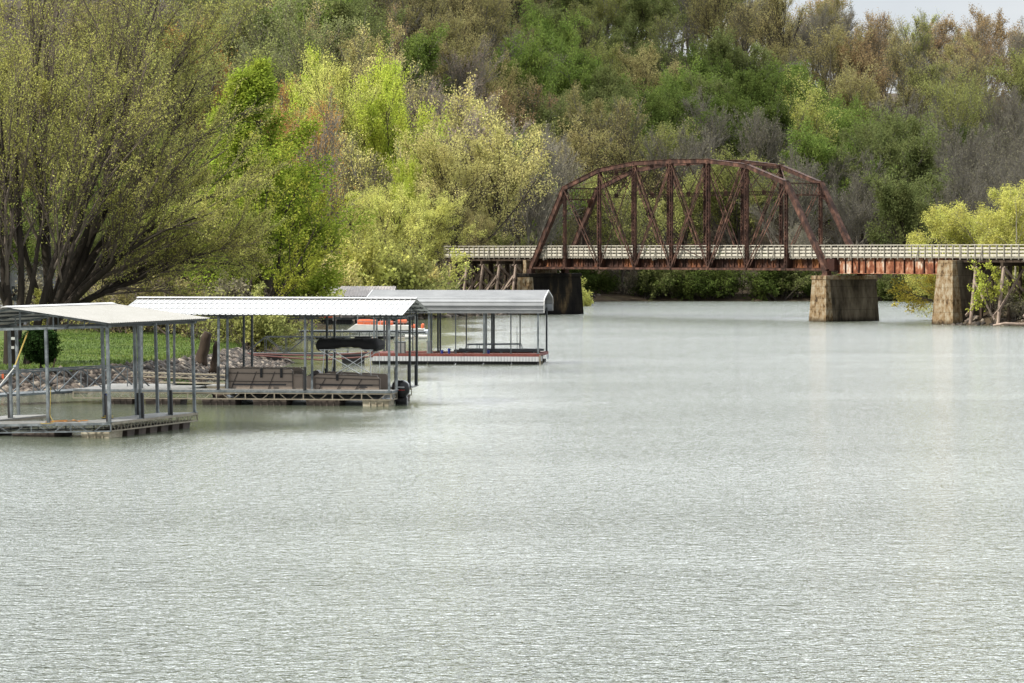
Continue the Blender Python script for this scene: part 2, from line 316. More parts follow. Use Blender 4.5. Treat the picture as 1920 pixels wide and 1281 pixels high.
def shade(cx, cy, rx, ry, seed, z=850, zg=25):  # cloud whose shadow falls round (cx, cy)
    k = (z-zg)/sun_dir.z
    return cloud('cloud', cx+sun_dir.x*k, cy+sun_dir.y*k, z, rx, ry, 28, seed)
# ------------------------------------------------------------------ bridge
A = V(Px(996, 365.2), 365.2, 0); Bp = V(Px(1550, 328.6), 328.6, 0)
U = (Bp-A).normalized(); VV = V(-U.y, U.x, 0); SP = (Bp-A).length; PN = SP/8; BW = 5.05
if VV.y < 0: VV = -VV
def BF(t, v, z): return A+U*t+VV*v+V(0, 0, z)
ZB = 5.32; ZD = 6.62
TOPZ = {1: 14.32, 2: 16.2, 3: 16.85, 4: 16.95, 5: 16.85, 6: 16.2, 7: 14.32}
br = thing('truss_bridge', 'rusty brown steel truss span carrying the boarded trail over the water', 'bridge', BF(SP/2, BW/2, ZB))
def node(i, v, top): return BF(i*PN, v, TOPZ[i] if top else ZB)
for v in (0, BW):
    inn = 1 if v == 0 else -1
    # end posts
    for (b_, t_) in ((0, 1), (8, 7)):
        m = MB(); p0 = node(b_, v, False)+V(0, 0, -.1); p1 = node(t_, v, True)
        m.beam(p0, p1, .46, .5, VV)
        d = (p1-p0).normalized()
        m.beam(p0+V(0, 0, 0), p1, .6, .03, VV) if False else None
        side = VV; up = side.cross(d).normalized()*(1 if side.cross(d).z > 0 else -1)
        m.beam(p0+up*.265, p1+up*.265, .58, .03, VV)
        m.build('end_post', M['rust'], br)
    # top chord
    m = MB()
    for i in range(1, 7):
        p0 = node(i, v, True); p1 = node(i+1, v, True); m.beam(p0, p1, .42, .42, VV); m.beam(p0+V(0, 0, .225), p1+V(0, 0, .225), .56, .035, VV)
    for i in range(1, 8): p = node(i, v, True); m.tube([p-VV*.27, p+VV*.27], .09, 8); m.beam(p-V(0, 0, .3), p+V(0, 0, .27), .44, .4, VV)
    m.build('top_chord', M['rust'], br)
    m = MB()
    for i in range(8):
        for s in (-.12, .12):
            if i in (0, 1, 6, 7) or True: m.beam(node(i, v, False)+VV*s, node(i+1, v, False)+VV*s, .04, .22, VV)
        for k in range(1, 4): p = node(i, v, False)+U*PN*k/4; m.beam(p-VV*.14, p+VV*.14, .08, .2, U)
    for i in range(9): p = node(i, v, False); m.tube([p-VV*.25, p+VV*.25], .13, 10)
    m.build('bottom_chord', M['rust'], br)
    # verticals
    for i in range(1, 8):
        m = MB(); p0 = node(i, v, False); p1 = node(i, v, True)-V(0, 0, .2); w = .17 if i in (1, 7) else .19
        for s in (-1, 1):
            m.beam(p0+U*w*s, p1+U*w*s, .03, .26, U); 
            for e in (-1, 1): m.beam(p0+U*(w-.03)*s+VV*.12*e, p1+U*(w-.03)*s+VV*.12*e, .08, .02, U)
        H_ = p1.z-p0.z; n = int(H_/.36)
        for k in range(n):
            z0 = p0+V(0, 0, H_*k/n); z1 = p0+V(0, 0, H_*(k+1)/n); sg = 1 if k % 2 else -1
            for e in (-1, 1): m.beam(z0+U*w*sg+VV*.135*e, z1-U*w*sg+VV*.135*e, .05, .012, U)
        m.build('vertical_post', M['rust'], br)
        # gusset plate at the floor
        m = MB(); q = p0+VV*inn*.16
        m.add([q+V(0, 0, 0)-VV*.02, q+V(0, 0, 1.9)-VV*.02, q+V(0, 0, 1.1)+VV*inn*.85, q+V(0, 0, 0)+VV*inn*.85], [(0, 1, 2, 3)])
        m.v += [tuple(Vector(p)+U*.03) for p in m.v]; m.f += [(4, 5, 6, 7)]+[(k, (k+1) % 4, (k+1) % 4+4, k+4) for k in range(4)]
        m.build('gusset_plate', M['rust_dark'], br)
    # diagonals
    def diag(i, j, w, s, nm, lace=False):
        m = MB(); p0 = node(i, v, True)-V(0, 0, .1); p1 = node(j, v, False)
        d = (p1-p0).normalized(); n_ = VV.cross(d).normalized()
        for q in (-1, 1): m.beam(p0+VV*s*q, p1+VV*s*q, .035, w, VV)
        if lace:
            LL = (p1-p0).length; n = int(LL/.5)
            for k in range(n):
                sg = 1 if k % 2 else -1
                for e in (-.5, .5): m.beam(p0+d*LL*k/n+VV*s*sg+n_*w*e, p0+d*LL*(k+1)/n-VV*s*sg+n_*w*e, .04, .01)
        m.build(nm, M['rust'], br)
    for a_, b_ in ((1, 2), (7, 6)): diag(a_, b_, .13, .2, 'diagonal_bar')
    for a_, b_ in ((2, 3), (6, 5)): diag(a_, b_, .18, .17, 'diagonal_bar', True)
    for a_, b_ in ((3, 4), (5, 4)): diag(a_, b_, .16, .14, 'diagonal_bar', True)
    for a_, b_ in ((4, 3), (4, 5)): diag(a_, b_, .12, .1, 'counter_bar')
    for a_, b_ in ((3, 2), (5, 6)): diag(a_, b_, .05, .03, 'counter_bar')
def lattice(m, p0, p1, h, n, w=.05):
    up = V(0, 0, h/2); m.beam(p0+up, p1+up, .12, .06); m.beam(p0-up, p1-up, .12, .06)
    for k in range(n):
        a_ = p0+(p1-p0)*k/n; b_ = p0+(p1-p0)*(k+1)/n; s = 1 if k % 2 else -1
        m.beam(a_+up*s, b_-up*s, w, .02, U); m.beam(a_-up*s, b_+up*s, w, .02, U)
for i in range(2, 7):
    m = MB(); zt = TOPZ[i]; zl = 13.35
    lattice(m, BF(i*PN, .1, zl), BF(i*PN, BW-.1, zl), .36, 14)
    lattice(m, BF(i*PN, .1, zt-.05), BF(i*PN, BW-.1, zt-.05), .26, 14)
    mid = BW/2
    for zz in (zl+.1, zt-.2): m.beam(BF(i*PN, mid-.28, zz), BF(i*PN, mid+.28, zz), .05, .45, U)
    for s in (0, 1):
        v0, v1 = (.1, mid) if s == 0 else (BW-.1, mid)
        m.beam(BF(i*PN, v0, zt-.25), BF(i*PN, v1, zl+.25), .06, .06); m.beam(BF(i*PN, v0, zl+.2), BF(i*PN, v1, zt-.3), .06, .06)
    for s in (0, BW): m.beam(BF(i*PN, s, zl-.35), BF(i*PN, s, zl+.35), .05, .5, U)
    m.build('sway_frame', M['rust'], br)
for i, sg in ((1, 1), (7, -1)):
    m = MB(); zt = TOPZ[i]
    dn = (node(0 if i == 1 else 8, 0, False)-node(i, 0, True)).normalized()*1.5
    p = lambda f, v: BF(i*PN, v, zt)+dn*f
    m.beam(p(0, 0), p(0, BW), .2, .12); m.beam(p(1, 0), p(1, BW), .16, .14)
    for k in range(8):
        v0 = .2+k*(BW-.4)/8; v1 = v0+(BW-.4)/8*1.9
        m.beam(p(0, v0), p(1, min(v1, BW-.1)), .05, .04); m.beam(p(1, v0), p(0, min(v1, BW-.1)), .05, .04)
    for v in (0, BW):
        e = 1 if v == 0 else -1; m.beam(p(1.1, v+e*.9), p(1.75, v+e*.15), .14, .06)
        m.add([p(1, v), p(1, v+e*.9), p(1.7, v+e*.15), p(1.7, v)], [(0, 1, 2, 3)])
    m.build('portal_frame', M['rust'], br)
for i in range(1, 7):
    m = MB()
    m.beam(node(i, 0, True)-V(0, 0, .1), node(i+1, BW, True)-V(0, 0, .1), .08, .06); m.beam(node(i, BW, True)-V(0, 0, .1), node(i+1, 0, True)-V(0, 0, .1), .08, .06)
    m.build('top_lateral', M['rust'], br)
for i in range(9):
    m = MB(); t_ = i*PN
    m.beam(BF(t_, .12, ZB+.62), BF(t_, BW-.12, ZB+.62), .03, 1.05, U); m.beam(BF(t_, .12, ZB+.08), BF(t_, BW-.12, ZB+.08), .3, .04, U); m.beam(BF(t_, .12, ZB+1.16), BF(t_, BW-.12, ZB+1.16), .3, .04, U)
    m.build('floor_beam', M['rust_dark'], br)
for v in (.95, BW-.95):
    m = MB(); m.beam(BF(.2, v, ZB+.66), BF(SP-.2, v, ZB+.66), .03, 1.0, VV); m.beam(BF(.2, v, ZB+.16), BF(SP-.2, v, ZB+.16), .3, .04, VV); m.beam(BF(.2, v, ZB+1.165), BF(SP-.2, v, ZB+1.165), .3, .03, VV)
    n = int(SP/.85)
    for k in range(n): 
        t_ = .4+k*.85
        if abs(t_/PN-round(t_/PN))*PN < .5: continue
        for e in (-1, 1): m.beam(BF(t_, v+e*.09, ZB+.2), BF(t_, v+e*.09, ZB+1.13), .07, .14, U)
    m.build('stringer', M['rust_web'], br)
m = MB(); m.box(-.6, SP+.3, .35, BW-.35, 6.5, ZD, BF)
for k in range(int(SP/.45)): m.box(k*.45, k*.45+.2, .2, BW-.2, 6.42, 6.52, BF) if k % 1 == 0 else None
m.build('deck', M['post_wood'], br)
def railing(parent, t0, t1, v, seed=0, step=.92, outrig=None):
    rn = random.Random(seed); e = -1 if v < BW/2 else 1; zr = 7.86
    m = MB(); n = int((t1-t0)/step)
    L_ = (t1-t0)
    # planks in 4.9 m lengths with slightly uneven ends
    npl = max(1, round(L_/4.6))
    for r, (z0, z1) in enumerate(((6.68, 6.92), (7.07, 7.26), (7.41, 7.58))):
        for k in range(npl):
            a_ = t0+L_*k/npl+.01; b_ = t0+L_*(k+1)/npl-.01; j = rn.uniform(-.012, .012)
            m.box(a_, b_, v-e*.0, v-e*.045, z0+j, z1+j, BF)
    m.box(t0, t1, v-.07, v+.09, 7.80, zr, BF)
    ro = m.build('railing', M['fence_wood'], parent); src = None
    for k in range(n+1):
        t_ = t0+.05+k*(t1-t0-.1)/n
        if src is None:
            m = MB(); m.box(t_-.05, t_+.05, v+e*.005, v+e*.1, 6.38, 7.795, BF); src = m.build('railing_post', M['post_wood'], ro); tb = t_
        else:
            c = src.copy(); COL.objects.link(c); c.parent = ro; c.location = U*(t_-tb); ORG[c] = ORG[src]
        if k % (outrig or 10) == 3:
            m = MB(); m.beam(BF(t_+.1, v+e*.55, 6.2), BF(t_+.1, v+e*.13, 7.4), .05, .08, U); m.beam(BF(t_+.1, v, 6.33), BF(t_+.1, v+e*.6, 6.33), .08, .08, U)
            m.build('railing_brace', M['post_wood'], ro)
railing(br, -.6, SP+.3, .42, 1); railing(br, -.6, SP+.3, BW-.42, 2)
# bearings
for t_ in (0, SP):
    for v in (0, BW):
        m = MB(); m.box(t_-.35, t_+.35, v-.3, v+.3, 4.78, 5.2, BF); m.box(t_-.45, t_+.45, v-.35, v+.35, 4.7, 4.8, BF); m.build('bearing', M['rust'], br)
# dangling broken walkway angle at midspan
m = MB(); m.beam(BF(4.0*PN-.9, -.1, 7.92), BF(4.9*PN, -.1, 7.95), .06, .06); m.beam(BF(4.15*PN, -.12, 7.9), BF(4.9*PN, -.12, 6.4), .06, .06); m.build('loose_brace', M['rust_dark'], br)

# piers
def pier(name, label, tc_, t_half, v0, v1, z1, body, capm, batter=.055, cap=True, zb=-3):
    p = thing(name, label, 'bridge pier', BF(tc_, (v0+v1)/2, 0))
    def prism(m, z0, z1, off0, off1, th, va, vb, nose=.0):
        g = lambda off, z: [BF(tc_-th-off, va-off, z), BF(tc_+th+off, va-off, z), BF(tc_+th+off, vb+off, z), BF(tc_-th-off, vb+off, z)]
        m.hexa(g(off0, z0)+g(off1, z1))
    m = MB(); prism(m, zb, z1-(.4 if cap else 0), batter*(z1-zb), batter*.4, t_half, v0+.55, v1)
    m.build('pier_body', body, p, bevel=.05)
    m = MB(); prism(m, zb, z1-(.4 if cap else 0), batter*(z1-zb)+.004, batter*.4+.004, t_half, v0, v0+.55)
    m.build('pier_end', capm, p, bevel=.05)
    if cap:
        m = MB(); prism(m, z1-.4, z1, .1, .1, t_half+.02, v0, v1); m.build('pier_cap', capm if body is not M['concrete_dark'] else M['concrete_dark'], p, bevel=.04)
    return p
pL = pier('bridge_pier', 'black stained concrete pier under the left end of the truss', 0, 1.0, -1.15, 6.6, 4.7, M['concrete_dark'], M['concrete_sunlit'])
pR = pier('bridge_pier', 'brown concrete pier between the truss and the plate girder', SP, 1.0, -1.1, 6.2, 4.7, M['concrete'], M['concrete_sunlit'])
TG = SP+17.2
p3 = pier('bridge_pier', 'tall brown concrete pier beside the right timber trestle', TG+.2, .95, -1.0, 5.2, 6.3, M['concrete'], M['concrete_sunlit'], .075, False)
bb = MB(); bb.box(-1.7, -1.15, .2, BW-.2, -2, 6.2, BF); bb.build('back_wall', M['concrete_sunlit'], pL)
# plate girder span
pg = thing('plate_girder_span', 'short rust streaked plate girder span right of the truss', 'bridge', BF(SP+9, BW/2, 4.9))
G0 = SP+1.0; G1 = TG+.6
for v in (.75, BW-.75):
    m = MB(); m.beam(BF(G0, v, 5.72), BF(G1, v, 5.72), .03, 1.56, VV); m.beam(BF(G0, v, 4.94), BF(G1, v, 4.94), .36, .05, VV); m.beam(BF(G0, v, 6.5), BF(G1, v, 6.5), .36, .05, VV)
    gi = m.build('girder', M['rust_pale'], pg); t_ = G0+.1; k = 0; src = None
    while t_ < G1: 
        if src is None:
            m = MB(); [m.beam(BF(t_, v+e*.1, 4.97), BF(t_, v+e*.1, 6.47), .08, .17, U) for e in (-1, 1)]; m.box(t_-.035, t_+.035, v-.05, v+.05, 4.98, 6.46, BF); src = m.build('stiffener', M['rust_dark'], gi); tb = t_  # dark rust here stands in for the shaded sides of the stiffeners
        else:
            c = src.copy(); COL.objects.link(c); c.parent = gi; c.location = U*(t_-tb); ORG[c] = ORG[src]
        t_ += .95 if (k < 4 or k > 12) else 1.35; k += 1
m = MB()
for k in range(5):
    t_ = G0+.5+k*(G1-G0-1)/4; m.beam(BF(t_, .8, 5.7), BF(t_, BW-.8, 5.7), .08, 1.3, U)
m.build('cross_frame', M['rust_dark'], pg)
m = MB(); m.box(SP+.3, TG+.9, .35, BW-.35, 6.53, ZD, BF); m.build('deck', M['post_wood'], pg)
m = MB(); m.box(SP-.1, SP+1.0, .1, BW-.1, 5.2, 6.45, BF); m.build('end_diaphragm', M['rust_dark'], pg)
railing(pg, SP+.3, TG+.9, .42, 3); railing(pg, SP+.3, TG+.9, BW-.42, 4)

# timber trestles
def trestle(label, t0, t1, ts, seed):
    tr = thing('timber_trestle', label, 'trestle', BF((t0+t1)/2, BW/2, 0)); rn = random.Random(seed)
    for i, t_ in enumerate(ts):
        bt = MB()
        zt = 5.75
        bt.box(t_-.17, t_+.17, -.15, BW+.15, zt, zt+.36, BF)
        bo = bt.build('bent', M['timber'], tr)
        for k, (va, vb) in enumerate(((.15, -1.05), (1.15, .7), (BW/2, BW/2), (BW-1.15, BW-.7), (BW-.15, BW+1.05))):
            q0 = BF(t_+rn.uniform(-.05, .05), vb+rn.uniform(-.1, .1), -2.6); q1 = BF(t_, va, zt)
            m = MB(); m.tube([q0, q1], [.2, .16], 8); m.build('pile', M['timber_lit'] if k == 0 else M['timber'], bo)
        m = MB()
        m.beam(BF(t_-.24, -.1, zt-.1), BF(t_-.24, BW+.5, .7), .1, .24, U); m.beam(BF(t_-.34, -.95, .9), BF(t_-.34, BW-.2, zt-.2), .1, .24, U)
        m.beam(BF(t_+.24, -.1, zt-.1), BF(t_+.24, BW+.4, 1.0), .09, .24, U); m.beam(BF(t_+.34, -1.0, 1.4), BF(t_+.34, 2.6, zt-.3), .09, .24, U)
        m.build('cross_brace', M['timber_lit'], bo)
    m = MB()
    for v in (.7, 1.5, BW-1.5, BW-.7): m.beam(BF(t0, v, 6.3), BF(t1, v, 6.3), .3, .38, VV)
    m.build('stringer', M['timber'], tr)
    m = MB(); m.box(t0, t1, .35, BW-.35, 6.5, ZD, BF); m.build('deck', M['post_wood'], tr)
    railing(tr, t0, t1, .42, seed, outrig=6); railing(tr, t0, t1, BW-.42, seed+1, outrig=6)
    # sway braces along the near face
    m = MB()
    for a_, b_ in zip(ts[:-1], ts[1:]):
        if rn.random() < .6: m.beam(BF(a_+.2, -.45, 4.4), BF(b_-.2, -1.0, .6), .1, .2)
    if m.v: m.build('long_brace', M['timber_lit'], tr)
    return tr
trestle('dark timber trestle joining the left pier to the wooded bank', -16.5, -.6, [-2.9, -5.9, -8.9, -11.9, -14.9], 11)
trestle('timber trestle on the right bank with bleached cross braces', TG+.9, TG+34, [TG+3.2, TG+6.8, TG+10.6, TG+14.4, TG+18.2, TG+22, TG+26, TG+30], 21)
# ------------------------------------------------------------------ docks and boats
def frame(O, a, b, c=(0, 0, 1)):
    O = Vector(O); a = Vector(a).normalized(); b = Vector(b).normalized(); c = Vector(c).normalized()
    f = lambda x, y, z: O+a*x+b*y+c*z
    f.a = a; f.b = b; f.c = c; f.O = O; return f
def roof_sheet(m, f, x0, x1, prof, along='x', pitch=.3, rib=.035, th=.02, ribw=.05):
    """corrugated sheet; prof = [(across, z)...] ridge/eave lines; ribs run across (down the slope)"""
    n = int(round((x1-x0)/pitch)); xs = []
    for k in range(n):
        a_ = x0+(x1-x0)*k/n; p_ = (x1-x0)/n
        xs += [(a_, 0), (a_+p_-ribw*1.6, 0), (a_+p_-ribw*1.2, rib), (a_+p_-ribw*.4, rib)]
    xs.append((x1, 0))
    for dz, flip in ((0, 0), (-th, 1)):
        vs = []
        for (x, r_) in xs:
            for (y, z) in prof: vs.append(f(x, y, z+r_+dz) if along == 'x' else f(y, x, z+r_+dz))
        k = len(prof)
        m.add(vs, [(i*k+j, i*k+j+1, (i+1)*k+j+1, (i+1)*k+j) for i in range(len(xs)-1) for j in range(k-1)])
def truss_skirt(m, f, p0, p1, z0, z1, n, w=.05):
    """warren-like dock frame between two plan points"""
    P0 = lambda t_, z: f(p0[0]+(p1[0]-p0[0])*t_, p0[1]+(p1[1]-p0[1])*t_, z)
    m.beam(P0(0, z1), P0(1, z1), .05, .09); m.beam(P0(0, z0), P0(1, z0), .05, .05)
    for k in range(n+1): m.beam(P0(k/n, z0), P0(k/n, z1), w*.9, w*.9)
    for k in range(n):
        h = .5/n
        m.beam(P0(k/n+.15/n, z1), P0(k/n+.42/n, z0), .025, .025); m.beam(P0(k/n+.58/n, z0), P0(k/n+.85/n, z1), .025, .025)
def post(f, root, x, y, z0, z1, w=.1, mat='galv', sleeve=None, side=(0, -1), coarse=False):
    m = MB(); m.beam(f(x, y, z0), f(x, y, z1), w, w, f.a)
    m.beam(f(x, y, z0), f(x, y, z0+.03), w*2, w*2, f.a)
    o = m.build('post', M[mat], root)
    if sleeve:
        m = MB(); m.beam(f(x+side[0]*.085, y+side[1]*.085, z0), f(x+side[0]*.085, y+side[1]*.085, z0+sleeve), .11, .11, f.a)
        m.build('bumper', M['sleeve'], o, bevel=.015)
    return o
def floats(f, root, rects, z0, z1, mat):
    for (x0, x1, y0, y1) in rects:
        m = MB(); g = lambda x, y, z: f(x, y, z)
        i = .06; m.hexa([g(x0+i, y0+i, z0), g(x1-i, y0+i, z0), g(x1-i, y1-i, z0), g(x0+i, y1-i, z0), g(x0, y0, z1), g(x1, y0, z1), g(x1, y1, z1), g(x0, y1, z1)])
        for k in range(1, int((x1-x0)/.3)): m.box(x0+k*.3-.03, x0+k*.3+.03, y0-.02, y0+.02, z0+.1, z1-.05, g)
        m.build('float', M[mat], root, bevel=.03)

# ---- dock A, nearest, left edge of the frame (it lists slightly to the left)
a_ = V(-.95, .31, -.030); b_ = V(.31, .95, 0); c_ = a_.cross(b_).normalized(); c_ = c_ if c_.z > 0 else -c_
fA = frame((Px(208, 121), 121, 0), a_, b_, c_)
dA = thing('covered_boat_dock', 'nearest empty covered dock with low cream metal roof and galvanised posts', 'boat dock', fA(4, 4, 0), 'covered docks along the left shore')
m = MB(); m.box(0, 8.3, 0, 2.2, .53, .6, fA); m.box(0, 1.75, 2.2, 8.1, .53, .6, fA); m.box(6.5, 8.3, 2.2, 8.1, .53, .6, fA)
for k in range(int(8.3/.15)): m.box(k*.15+.01, k*.15+.14, .02, 2.18, .6, .612, fA)
for k in range(int(5.9/.15)):
    for x0, x1 in ((.02, 1.73), (6.52, 8.28)): m.box(x0, x1, 2.22+k*.15, 2.35+k*.15, .6, .612, fA)
m.build('deck', M['deck_grey'], dA)
m = MB(); truss_skirt(m, fA, (0, 0), (8.3, 0), .27, .55, 5); truss_skirt(m, fA, (1.75, 2.2), (6.5, 2.2), .27, .52, 4)
m.build('deck_frame', M['galv'], dA)
m = MB(); truss_skirt(m, fA, (0, 0.05), (0, 8.1), .27, .55, 9, .06); truss_skirt(m, fA, (1.75, 2.2), (1.75, 8.1), .27, .52, 6); truss_skirt(m, fA, (6.5, 2.2), (6.5, 8.1), .27, .52, 6); truss_skirt(m, fA, (0, 8.1), (1.75, 8.1), .27, .52, 2)
m.build('deck_frame', M['frame_tan'], dA, label='weathered tan side frame')
floats(fA, dA, [(.1, 1.3, .1, 1.3)], -.35, .25, 'float_tan')
floats(fA, dA, [(2.4, 4.2, .1, 1.7), (5, 6.6, .15, 1.7)]+[(.12, 1.6, 1.75+k*1.05, 2.45+k*1.05) for k in range(6)]+[(6.6, 8.2, 2.5, 4.5), (6.6, 8.2, 5.4, 7.6)], -.35, .25, 'float_brown')
zt = 4.22
for (x, y, sl, sd_) in ((.06, .06, .0, 0), (.12, 3.0, 1.0, 1), (.12, 5.7, 1.0, 1), (.06, 8.0, 0, 0), (1.62, 2.9, 1.0, 1), (1.68, 6.0, .9, 1), (1.68, 8.0, 0, 0), (2.62, .06, 0, 0), (5.9, .06, 0, 0), (6.7, 5.0, 1.0, -1), (7.9, 8.0, 0, 1), (7.9, 3.0, 0, 0), (8.2, .06, 0, 0)):
    post(fA, dA, x, y, .6, zt, .105, 'galv', sl or None, (-.9 if sd_ == 1 else 1, 0))
m = MB(); m.beam(fA(.19, .2, .58), fA(.19, .2, 1.62), .12, .12, fA.a); m.build('bumper', M['sleeve'], dA)
# roof
RX = 4.1; y0, y1 = -.35, 9.1
m = MB(); ze, zr = 4.36, 5.06
roof_sheet(m, fA, y0, y1, [(-.25, ze), (RX, zr)], 'y', .2, .02, .02, .04)
roof_sheet(m, fA, y0, y1, [(RX, zr), (8.55, ze)], 'y', .2, .02, .02, .04)
ro = m.build('roof', M['roof_cream'], dA)
m = MB(); m.add([fA(RX-.22, y0-.02, zr+.0), fA(RX, y0-.02, zr+.06), fA(RX+.22, y0-.02, zr), fA(RX-.22, y1+.02, zr), fA(RX, y1+.02, zr+.06), fA(RX+.22, y1+.02, zr)], [(0, 1, 4, 3), (1, 2, 5, 4), (0, 2, 1), (3, 4, 5)])
m.build('ridge_cap', M['trim_white'], ro)
m = MB()
for yy in (.06, 4.2, 8.0):
    m.beam(fA(-.1, yy, zt), fA(8.4, yy, zt), .06, .09); m.beam(fA(-.1, yy, ze-.07), fA(RX, yy, zr-.07), .06, .07); m.beam(fA(8.4, yy, ze-.07), fA(RX, yy, zr-.07), .06, .07)
    for x in (1.0, 2.3, 3.7, 4.6, 6, 7.3):
        h_ = ze+(zr-ze)*(1-abs(x-RX)/RX)-.08; m.beam(fA(x, yy, zt), fA(x, yy, h_), .05, .05)
m.build('roof_truss', M['galv'], dA)
m = MB()
for x in (-.1, .9, 1.9, 2.9, 5.3, 6.3, 7.3, 8.4):
    h_ = ze+(zr-ze)*(1-abs(x-RX)/(RX+.1))-.05; m.beam(fA(x, y0+.1, h_), fA(x, y1-.1, h_), .06, .07)
for x in (.05, 1.7, 8.2): m.beam(fA(x, 0, zt+.04), fA(x, 8.4, zt+.04), .06, .12)
m.build('purlin', M['galv_dark'], dA)
# ropes on dock A
def rope(name, label, pts, r, mat, parent=None):
    m = MB(); pts = [Vector(p) for p in pts]
    if len(pts) > 2:
        q = []
        for i in range(len(pts)-1):
            for k in range(6):
                t_ = k/6; p0 = pts[max(i-1, 0)]; p1 = pts[i]; p2 = pts[i+1]; p3 = pts[min(i+2, len(pts)-1)]
                q.append(.5*((2*p1)+(p2-p0)*t_+(2*p0-5*p1+4*p2-p3)*t_*t_+(-p0+3*p1-3*p2+p3)*t_**3))
        pts = q+[pts[-1]]
    m.tube(pts, r, 5); o = m.build(name, M[mat], parent); 
    if parent is None: rebase(o, pts[0]); setp(o, label, 'rope')
    return o
rnd = random.Random(5)
rope('rope', 'tangled orange rope lying on the nearest dock walkway', [fA(1.9+.09*k+.25*math.sin(k*2.1), .9+.32*math.sin(k*1.7)+.1*rnd.random(), .64+.02*math.sin(k)) for k in range(-4, 12)], .022, 'orange_rope')
rope('rope', 'orange rope hanging down a front post of the nearest dock', [fA(2.5, .1, 2.0), fA(2.48, -.02, 1.3), fA(2.52, .02, .9), fA(2.35, -.08, .64), fA(2.75, -.1, .6), fA(2.9, -.03, .62)], .014, 'yellow_rope')
rope('rope', 'coil of yellow rope at the foot of a finger post', [fA(1.5+.2*math.cos(k), 2.9+.3*math.sin(k), .63+.01*k) for k in range(12)], .02, 'yellow_rope')
rope('rope', 'dark blue line tied round the inner bumper of the nearest dock', [fA(1.52, 2.86, 1.6), fA(1.42, 2.8, 1.4), fA(1.38, 2.8, 1.0), fA(1.5, 2.82, .8)], .018, 'blue')
q0 = fA(3.6, .5, 4.1); q1 = V(Px(28, 119.5), 119.5, Zy(686, 119.5)); q2 = V(Px(-14, 118.6), 118.6, Zy(740, 118.6))
rope('strap', 'yellow strap slanting down from the nearest dock roof', [q0, q1], .03, 'yellow_rope')['category'] = 'strap'
tb = MB(); tb.beam(q1-(q0-q1).normalized()*.0, q1-(q0-q1).normalized()*.22, .1, .07); o = tb.build('turnbuckle', M['galv'], None); rebase(o, q1); setp(o, 'steel turnbuckle joining the yellow strap to the white rope', 'turnbuckle')
rope('rope', 'taut white rope running down out of the left edge', [q1-(q0-q1).normalized()*.2, q2], .025, 'white_rope')

# ---- dock B with the pontoon boat
a_ = V(-.989, .149, 0); b_ = V(.149, .989, 0)
fB = frame((Px(733, 146.3), 146.3, 0), a_, b_)
dB = thing('covered_boat_dock', 'long white ribbed roof dock sheltering the brown pontoon boat', 'boat dock', fB(6, 3.3, 0), 'covered docks along the left shore')
ZBk = .685
m = MB(); m.box(0, 15.0, 0, 1.5, ZBk-.06, ZBk, fB); m.box(0, 11.8, 5.2, 6.7, ZBk-.06, ZBk, fB); m.box(10.0, 15.0, 1.5, 6.7, ZBk-.06, ZBk, fB)
for k in range(100): m.box(k*.15+.01, k*.15+.14, .02, 1.48, ZBk, ZBk+.012, fB)
m.build('deck', M['deck_grey'], dB)
m = MB(); m.beam(fB(0, -.02, ZBk-.04), fB(15, -.02, ZBk-.04), .04, .1); m.beam(fB(0, 1.52, ZBk-.04), fB(10, 1.52, ZBk-.04), .04, .1); m.beam(fB(-.02, 0, ZBk-.04), fB(-.02, 1.5, ZBk-.04), .04, .1); m.build('deck_trim', M['galv'], dB)
m = MB(); truss_skirt(m, fB, (0, 0), (15, 0), .29, ZBk-.1, 11, .06); truss_skirt(m, fB, (0, 5.2), (11.8, 5.2), .29, ZBk-.1, 8); truss_skirt(m, fB, (0, 0), (0, 1.5), .29, ZBk-.1, 1, .05)
m.build('deck_frame', M['frame_tan'], dB)
floats(fB, dB, [(.1, 1.35, .05, 1.4)], -.3, .27, 'float_tan')
floats(fB, dB, [(2.4, 4.0, .1, 1.4), (4.9, 6.5, .1, 1.4), (7.3, 8.9, .1, 1.4), (9.9, 11.6, .1, 1.4), (12.2, 13.6, .1, 1.4)]+[(.3+k*2.6, 1.9+k*2.6, 5.3, 6.6) for k in range(4)], -.3, .27, 'float_brown')
zt = 4.05
for (x, y, sl, dd) in ((.1, .08, 0, 0), (-.0, 1.4, 1.05, 0), (4.02, .08, 1.1, 1), (3.98, 1.4, 0, 0), (8.1, .08, 1.1, 1), (8.0, 1.4, 1.1, 0), (12.1, .08, 0, 0), (12.1, 1.4, 0, 0),
                       (.1, 5.3, 1.05, 0), (.0, 6.6, 1.0, 0), (4.1, 5.3, .85, 0), (4.0, 6.6, .85, 0), (8.15, 5.3, 0, 0), (8.05, 6.6, 0, 0), (11.9, 6.6, 0, 0)):
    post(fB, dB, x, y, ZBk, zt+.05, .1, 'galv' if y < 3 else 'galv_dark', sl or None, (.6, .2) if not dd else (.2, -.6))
RY = 3.3; ze, zr = 4.18, 4.86; x0, x1 = -.6, 12.8
m = MB(); roof_sheet(m, fB, x0, x1, [(-.35, ze), (RY, zr)], 'x', .27, .03, .02, .05); roof_sheet(m, fB, x0, x1, [(RY, zr), (6.95, ze)], 'x', .27, .03, .02, .05)
ro = m.build('roof', M['roof_white'], dB)
m = MB(); m.add([fB(x0-.02, RY-.26, zr+.03), fB(x0-.02, RY, zr+.09), fB(x0-.02, RY+.26, zr+.03), fB(x1+.02, RY-.26, zr+.03), fB(x1+.02, RY, zr+.09), fB(x1+.02, RY+.26, zr+.03)], [(0, 1, 4, 3), (1, 2, 5, 4), (0, 2, 1), (3, 4, 5)])
m.build('ridge_cap', M['trim_white'], ro)
m = MB()
